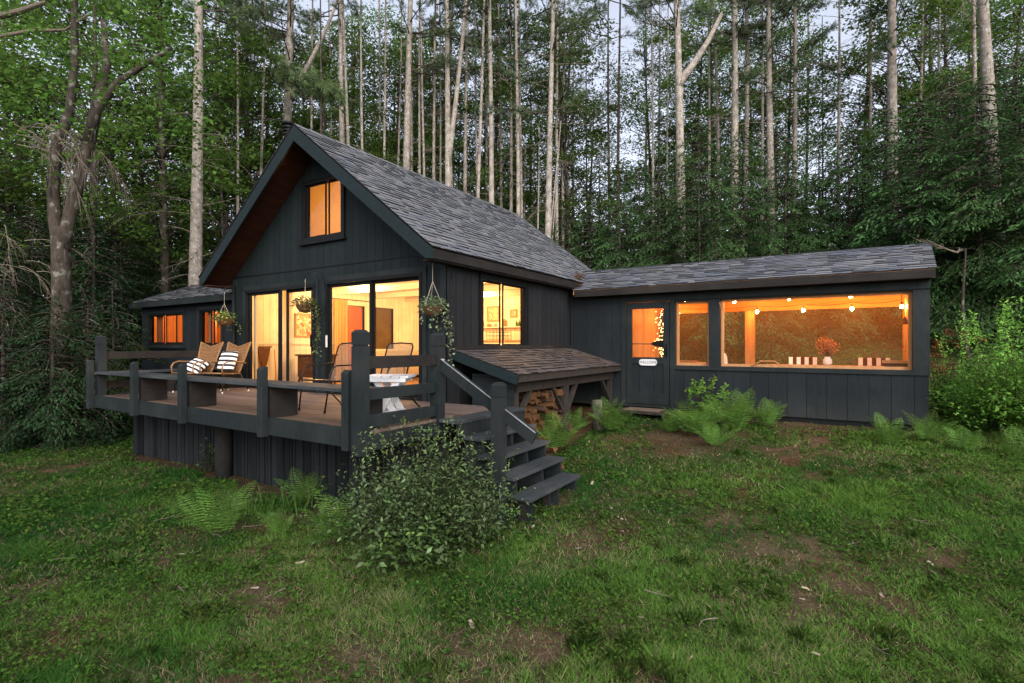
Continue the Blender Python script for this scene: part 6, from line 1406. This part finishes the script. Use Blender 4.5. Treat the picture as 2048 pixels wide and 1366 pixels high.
# --- broad leaved weed rosettes
cx, cy, cd, r_ = scatter(2600, 557, 2.2, 12); ok = (lawn(cx, cy) > .5) & (vnoise(cx, cy, .9, 91) > .45) & ~inside_build(cx, cy) & (cover(cx, cy) > .15); cx, cy = cx[ok], cy[ok]; k = 6; n = len(cx) * k
a = np.tile(np.arange(k) * 6.283 / k, len(cx)) + np.repeat(r_.uniform(0, 6, len(cx)), k); P = np.stack([np.repeat(cx, k), np.repeat(cy, k), gz(np.repeat(cx, k), np.repeat(cy, k)) + .012], 1); D = np.stack([np.cos(a), np.sin(a), np.full(n, .35)], 1)
V, C = leaves(P, .05, (.042, .100, .020), r_, 1.1, .5, .45, dirs=D); o = link('weeds', npmesh('weeds', V, 4, M['grass'], C)); o['kind'] = 'stuff'; o['label'] = 'flat broad leaved weeds in the lawn'
# --- clover and small broad leaves in the turf
x, y, d, r_ = scatter(110000, 202, 1.9, 14)
pc = fbm(x, y, .7, 300); keep = (pc > .52) & (lawn(x, y) > .3) & ~inside_build(x, y) & (cover(x, y) > .2); x, y, d = x[keep], y[keep], d[keep]; n = len(x)
P = np.stack([x, y, gz(x, y) + r_.uniform(.012, .05, n)], 1); V, C = leaves(P,   .032, (.045, .105, .016), r_, .8, .9, .4); V = V.reshape(-1, 4, 3); s = np.clip(d / 5, .8, 1.6)[:, None, None]; V = (P[:, None] + (V - P[:, None]) * s).reshape(-1, 3)
o = link('clover', npmesh('clover', V, 4, M['grass'], C)); o['kind'] = 'stuff'; o['label'] = 'low clover and broad leaf weeds mixed through the lawn'
# --- straw lying flat
x, y, d, r_ = scatter(42000, 303, 1.9, 14); cc = cover(x, y); keep = (r_.random(len(x)) < (1.05 - cc)) & (lawn(x, y) > .5) & ~inside_build(x, y) & ~((y > -2.2) & (x < 1) & (x > -6.5)); x, y, d = x[keep], y[keep], d[keep]; n = len(x)
a = r_.uniform(0, 6.283, n); L = r_.uniform(.025, .11, n); w = np.clip(.0007 * d, .0014, .006); B = np.stack([x, y, gz(x, y) + (fbm(x, y, .5, 77) - .5) * .05 + .006], 1); D = np.stack([np.cos(a) * L, np.sin(a) * L, r_.normal(size=n) * .012], 1); S = np.stack([-np.sin(a) * w, np.cos(a) * w, np.zeros(n)], 1)
V = np.stack([B - S, B + S, B + D + S * .3, B + D - S * .3], 1).reshape(-1, 3); C = np.array([.20, .155, .10]) * r_.uniform(.35, 1.4, (n, 1))
o = link('straw_litter', npmesh('straw_litter', V, 4, M['grass'], C)); o['kind'] = 'stuff'; o['label'] = 'dead straw and clippings lying on the worn lawn'
# --- woodland floor growth
r_ = np.random.default_rng(404); x = r_.uniform(-26, 18, 60000); y = r_.uniform(-8, 24, 60000); keep = (lawn(x, y) < .5) & (fbm(x, y, 1.6, 71) > .45); x, y = x[keep], y[keep]; n = len(x)
P = np.stack([x, y, gz(x, y) + r_.random(n) ** 2 * .4], 1); V, C = leaves(P, .15, (.020, .034, .014), r_, .6, .6, .5)
o = link('undergrowth', npmesh('undergrowth', V, 4, M['grass'], C)); o['kind'] = 'stuff'; o['label'] = 'dark leafy ground cover under the trees'
# --- fallen leaves one can count
def dry_leaf(seed):
    r_ = np.random.default_rng(seed); n = 9; V = [(0, 0, .006)]
    for i in range(n): a = 2 * math.pi * i / n; r = .034 * (1 + .45 * math.cos(2 * a)) * r_.uniform(.7, 1.2); V.append((r * math.cos(a) * 1.2, r * math.sin(a), .004 + r_.uniform(0, .018)))
    mb = MB(); mb.add(V, [(0, i + 1, (i + 1) % n + 1) for i in range(n)]); return mb.mesh('fallen_leaf', M['dryleaf'])
DL = [dry_leaf(s) for s in (1, 2, 3, 4)]
r_ = np.random.default_rng(12)
LP = [(285, 1135), (360, 1118), (140, 1270), (1230, 1068), (1255, 1062), (1215, 1018), (1130, 1030), (1165, 1098), (1240, 1040), (1600, 1182), (1850, 1130), (1870, 1145), (1595, 1198), (1390, 1325), (1640, 1310), (1290, 1235), (1110, 985), (1140, 1010), (720, 1150), (600, 1130), (90, 1150), (1010, 1190), (1740, 1190), (1770, 1200), (1560, 1030), (1480, 960), (1700, 985), (1390, 985), (520, 1180), (840, 1290), (330, 1310), (460, 1230), (1950, 1240), (1505, 1130), (1550, 1355), (1320, 930), (240, 1070), (1190, 965), (1075, 1060), (950, 1250)]
for i, (px, py) in enumerate(LP):
    px += r_.uniform(-12, 12); py += r_.uniform(-6, 6); x, y, z = gpt(px, min(py, 1360)); o = link('fallen_leaf', DL[i % 4]); s = r_.uniform(.35, .8); o.location = (x, y, z + .018); o.rotation_euler = (r_.normal() * .3, r_.normal() * .3, r_.uniform(0, 6.28)); o.scale = (s, s, s)
    tag(o, 'pale dry fallen leaf lying on the lawn', 'leaf', 'dry leaves scattered on the lawn')
for i in range(16):
    px, py = r_.uniform(100, 1950), r_.uniform(960, 1340); x, y, z = gpt(px, py)
    if inside_build(np.array([x]), np.array([y]))[0] or (y > -2.3 and x < 1.2): continue
    tw = MB(); p = np.array([0, 0, .012]); dd = np.array([1, 0, 0.0]); pts = [p]
    for k in range(5): dd = dd + r_.normal(size=3) * np.array([.2, .35, .06]); dd /= np.linalg.norm(dd); p = p + dd * r_.uniform(.03, .06); pts.append(np.array([p[0], p[1], max(.008, p[2])]))
    tw.tube([tuple(q) for q in pts], [.005, .0045, .004, .0035, .003, .002], 5); tw.tube([tuple(pts[2]), tuple(pts[2] + np.array([.03, .05, .01]))], [.003, .0015], 4)
    o = link('fallen_twig', tw.mesh('fallen_twig', M['twig'])); o.location = (x, y, z + .015); o.rotation_euler = (0, 0, r_.uniform(0, 6.28)); tag(o, 'small dead twig lying in the grass', 'twig', 'dead twigs on the lawn')
# ================================================================ LIGHT, SKY, CAMERA
SUN_DIR = Vector((.62, -.60, .62)).normalized()          # towards the brighter, open side of the clearing
W = bpy.data.worlds.new('World'); SC.world = W; W.use_nodes = True; nt = W.node_tree; nt.nodes.clear()
wo = nt.nodes.new('ShaderNodeOutputWorld'); bgn = nt.nodes.new('ShaderNodeBackground'); sk = nt.nodes.new('ShaderNodeTexSky')
sk.sky_type = 'NISHITA'; sk.sun_disc = False; sk.sun_elevation = math.asin(SUN_DIR.z); sk.sun_rotation = math.atan2(SUN_DIR.x, SUN_DIR.y); sk.air_density = 1.0; sk.dust_density = 4.0; sk.ozone_density = 1.5; sk.altitude = 100
bgn.inputs[1].default_value = SKY_S
hsv = nt.nodes.new('ShaderNodeHueSaturation'); hsv.inputs['Saturation'].default_value = .42; hsv.inputs['Value'].default_value = 2.35; nt.links.new(sk.outputs[0], hsv.inputs['Color']); nt.links.new(mixc(nt, 1.0, hsv.outputs[0], (1.0, .985, 1.015), 'MULTIPLY'), bgn.inputs[0]); nt.links.new(bgn.outputs[0], wo.inputs[0])
sl_ = bpy.data.lights.new('sun', 'SUN'); sl_.energy = SUN_S; sl_.angle = R(50); sl_.color = (1, .93, .84)
so_ = bpy.data.objects.new('sun', sl_); COL.objects.link(so_); so_.rotation_euler = SUN_DIR.to_track_quat('Z', 'Y').to_euler()
cd = bpy.data.cameras.new('camera'); cd.sensor_width = 36; cd.lens = FPX / 2048 * 36; cd.shift_y = (HYP - 683) / 2048; cd.clip_start = .05; cd.clip_end = 2000
co = bpy.data.objects.new('camera', cd); COL.objects.link(co); co.location = CAM; co.rotation_euler = (R(90), 0, YAW); SC.camera = co
SC.view_settings.view_transform = 'Standard'; SC.view_settings.look = 'None'; SC.view_settings.exposure = 0; SC.view_settings.gamma = 1
SC.render.engine = 'CYCLES'; cy = SC.cycles
cy.use_denoising = True; cy.max_bounces = 8; cy.transparent_max_bounces = 16; cy.diffuse_bounces = 4; cy.glossy_bounces = 3; cy.sample_clamp_indirect = 4.0; cy.caustics_reflective = False; cy.caustics_refractive = False
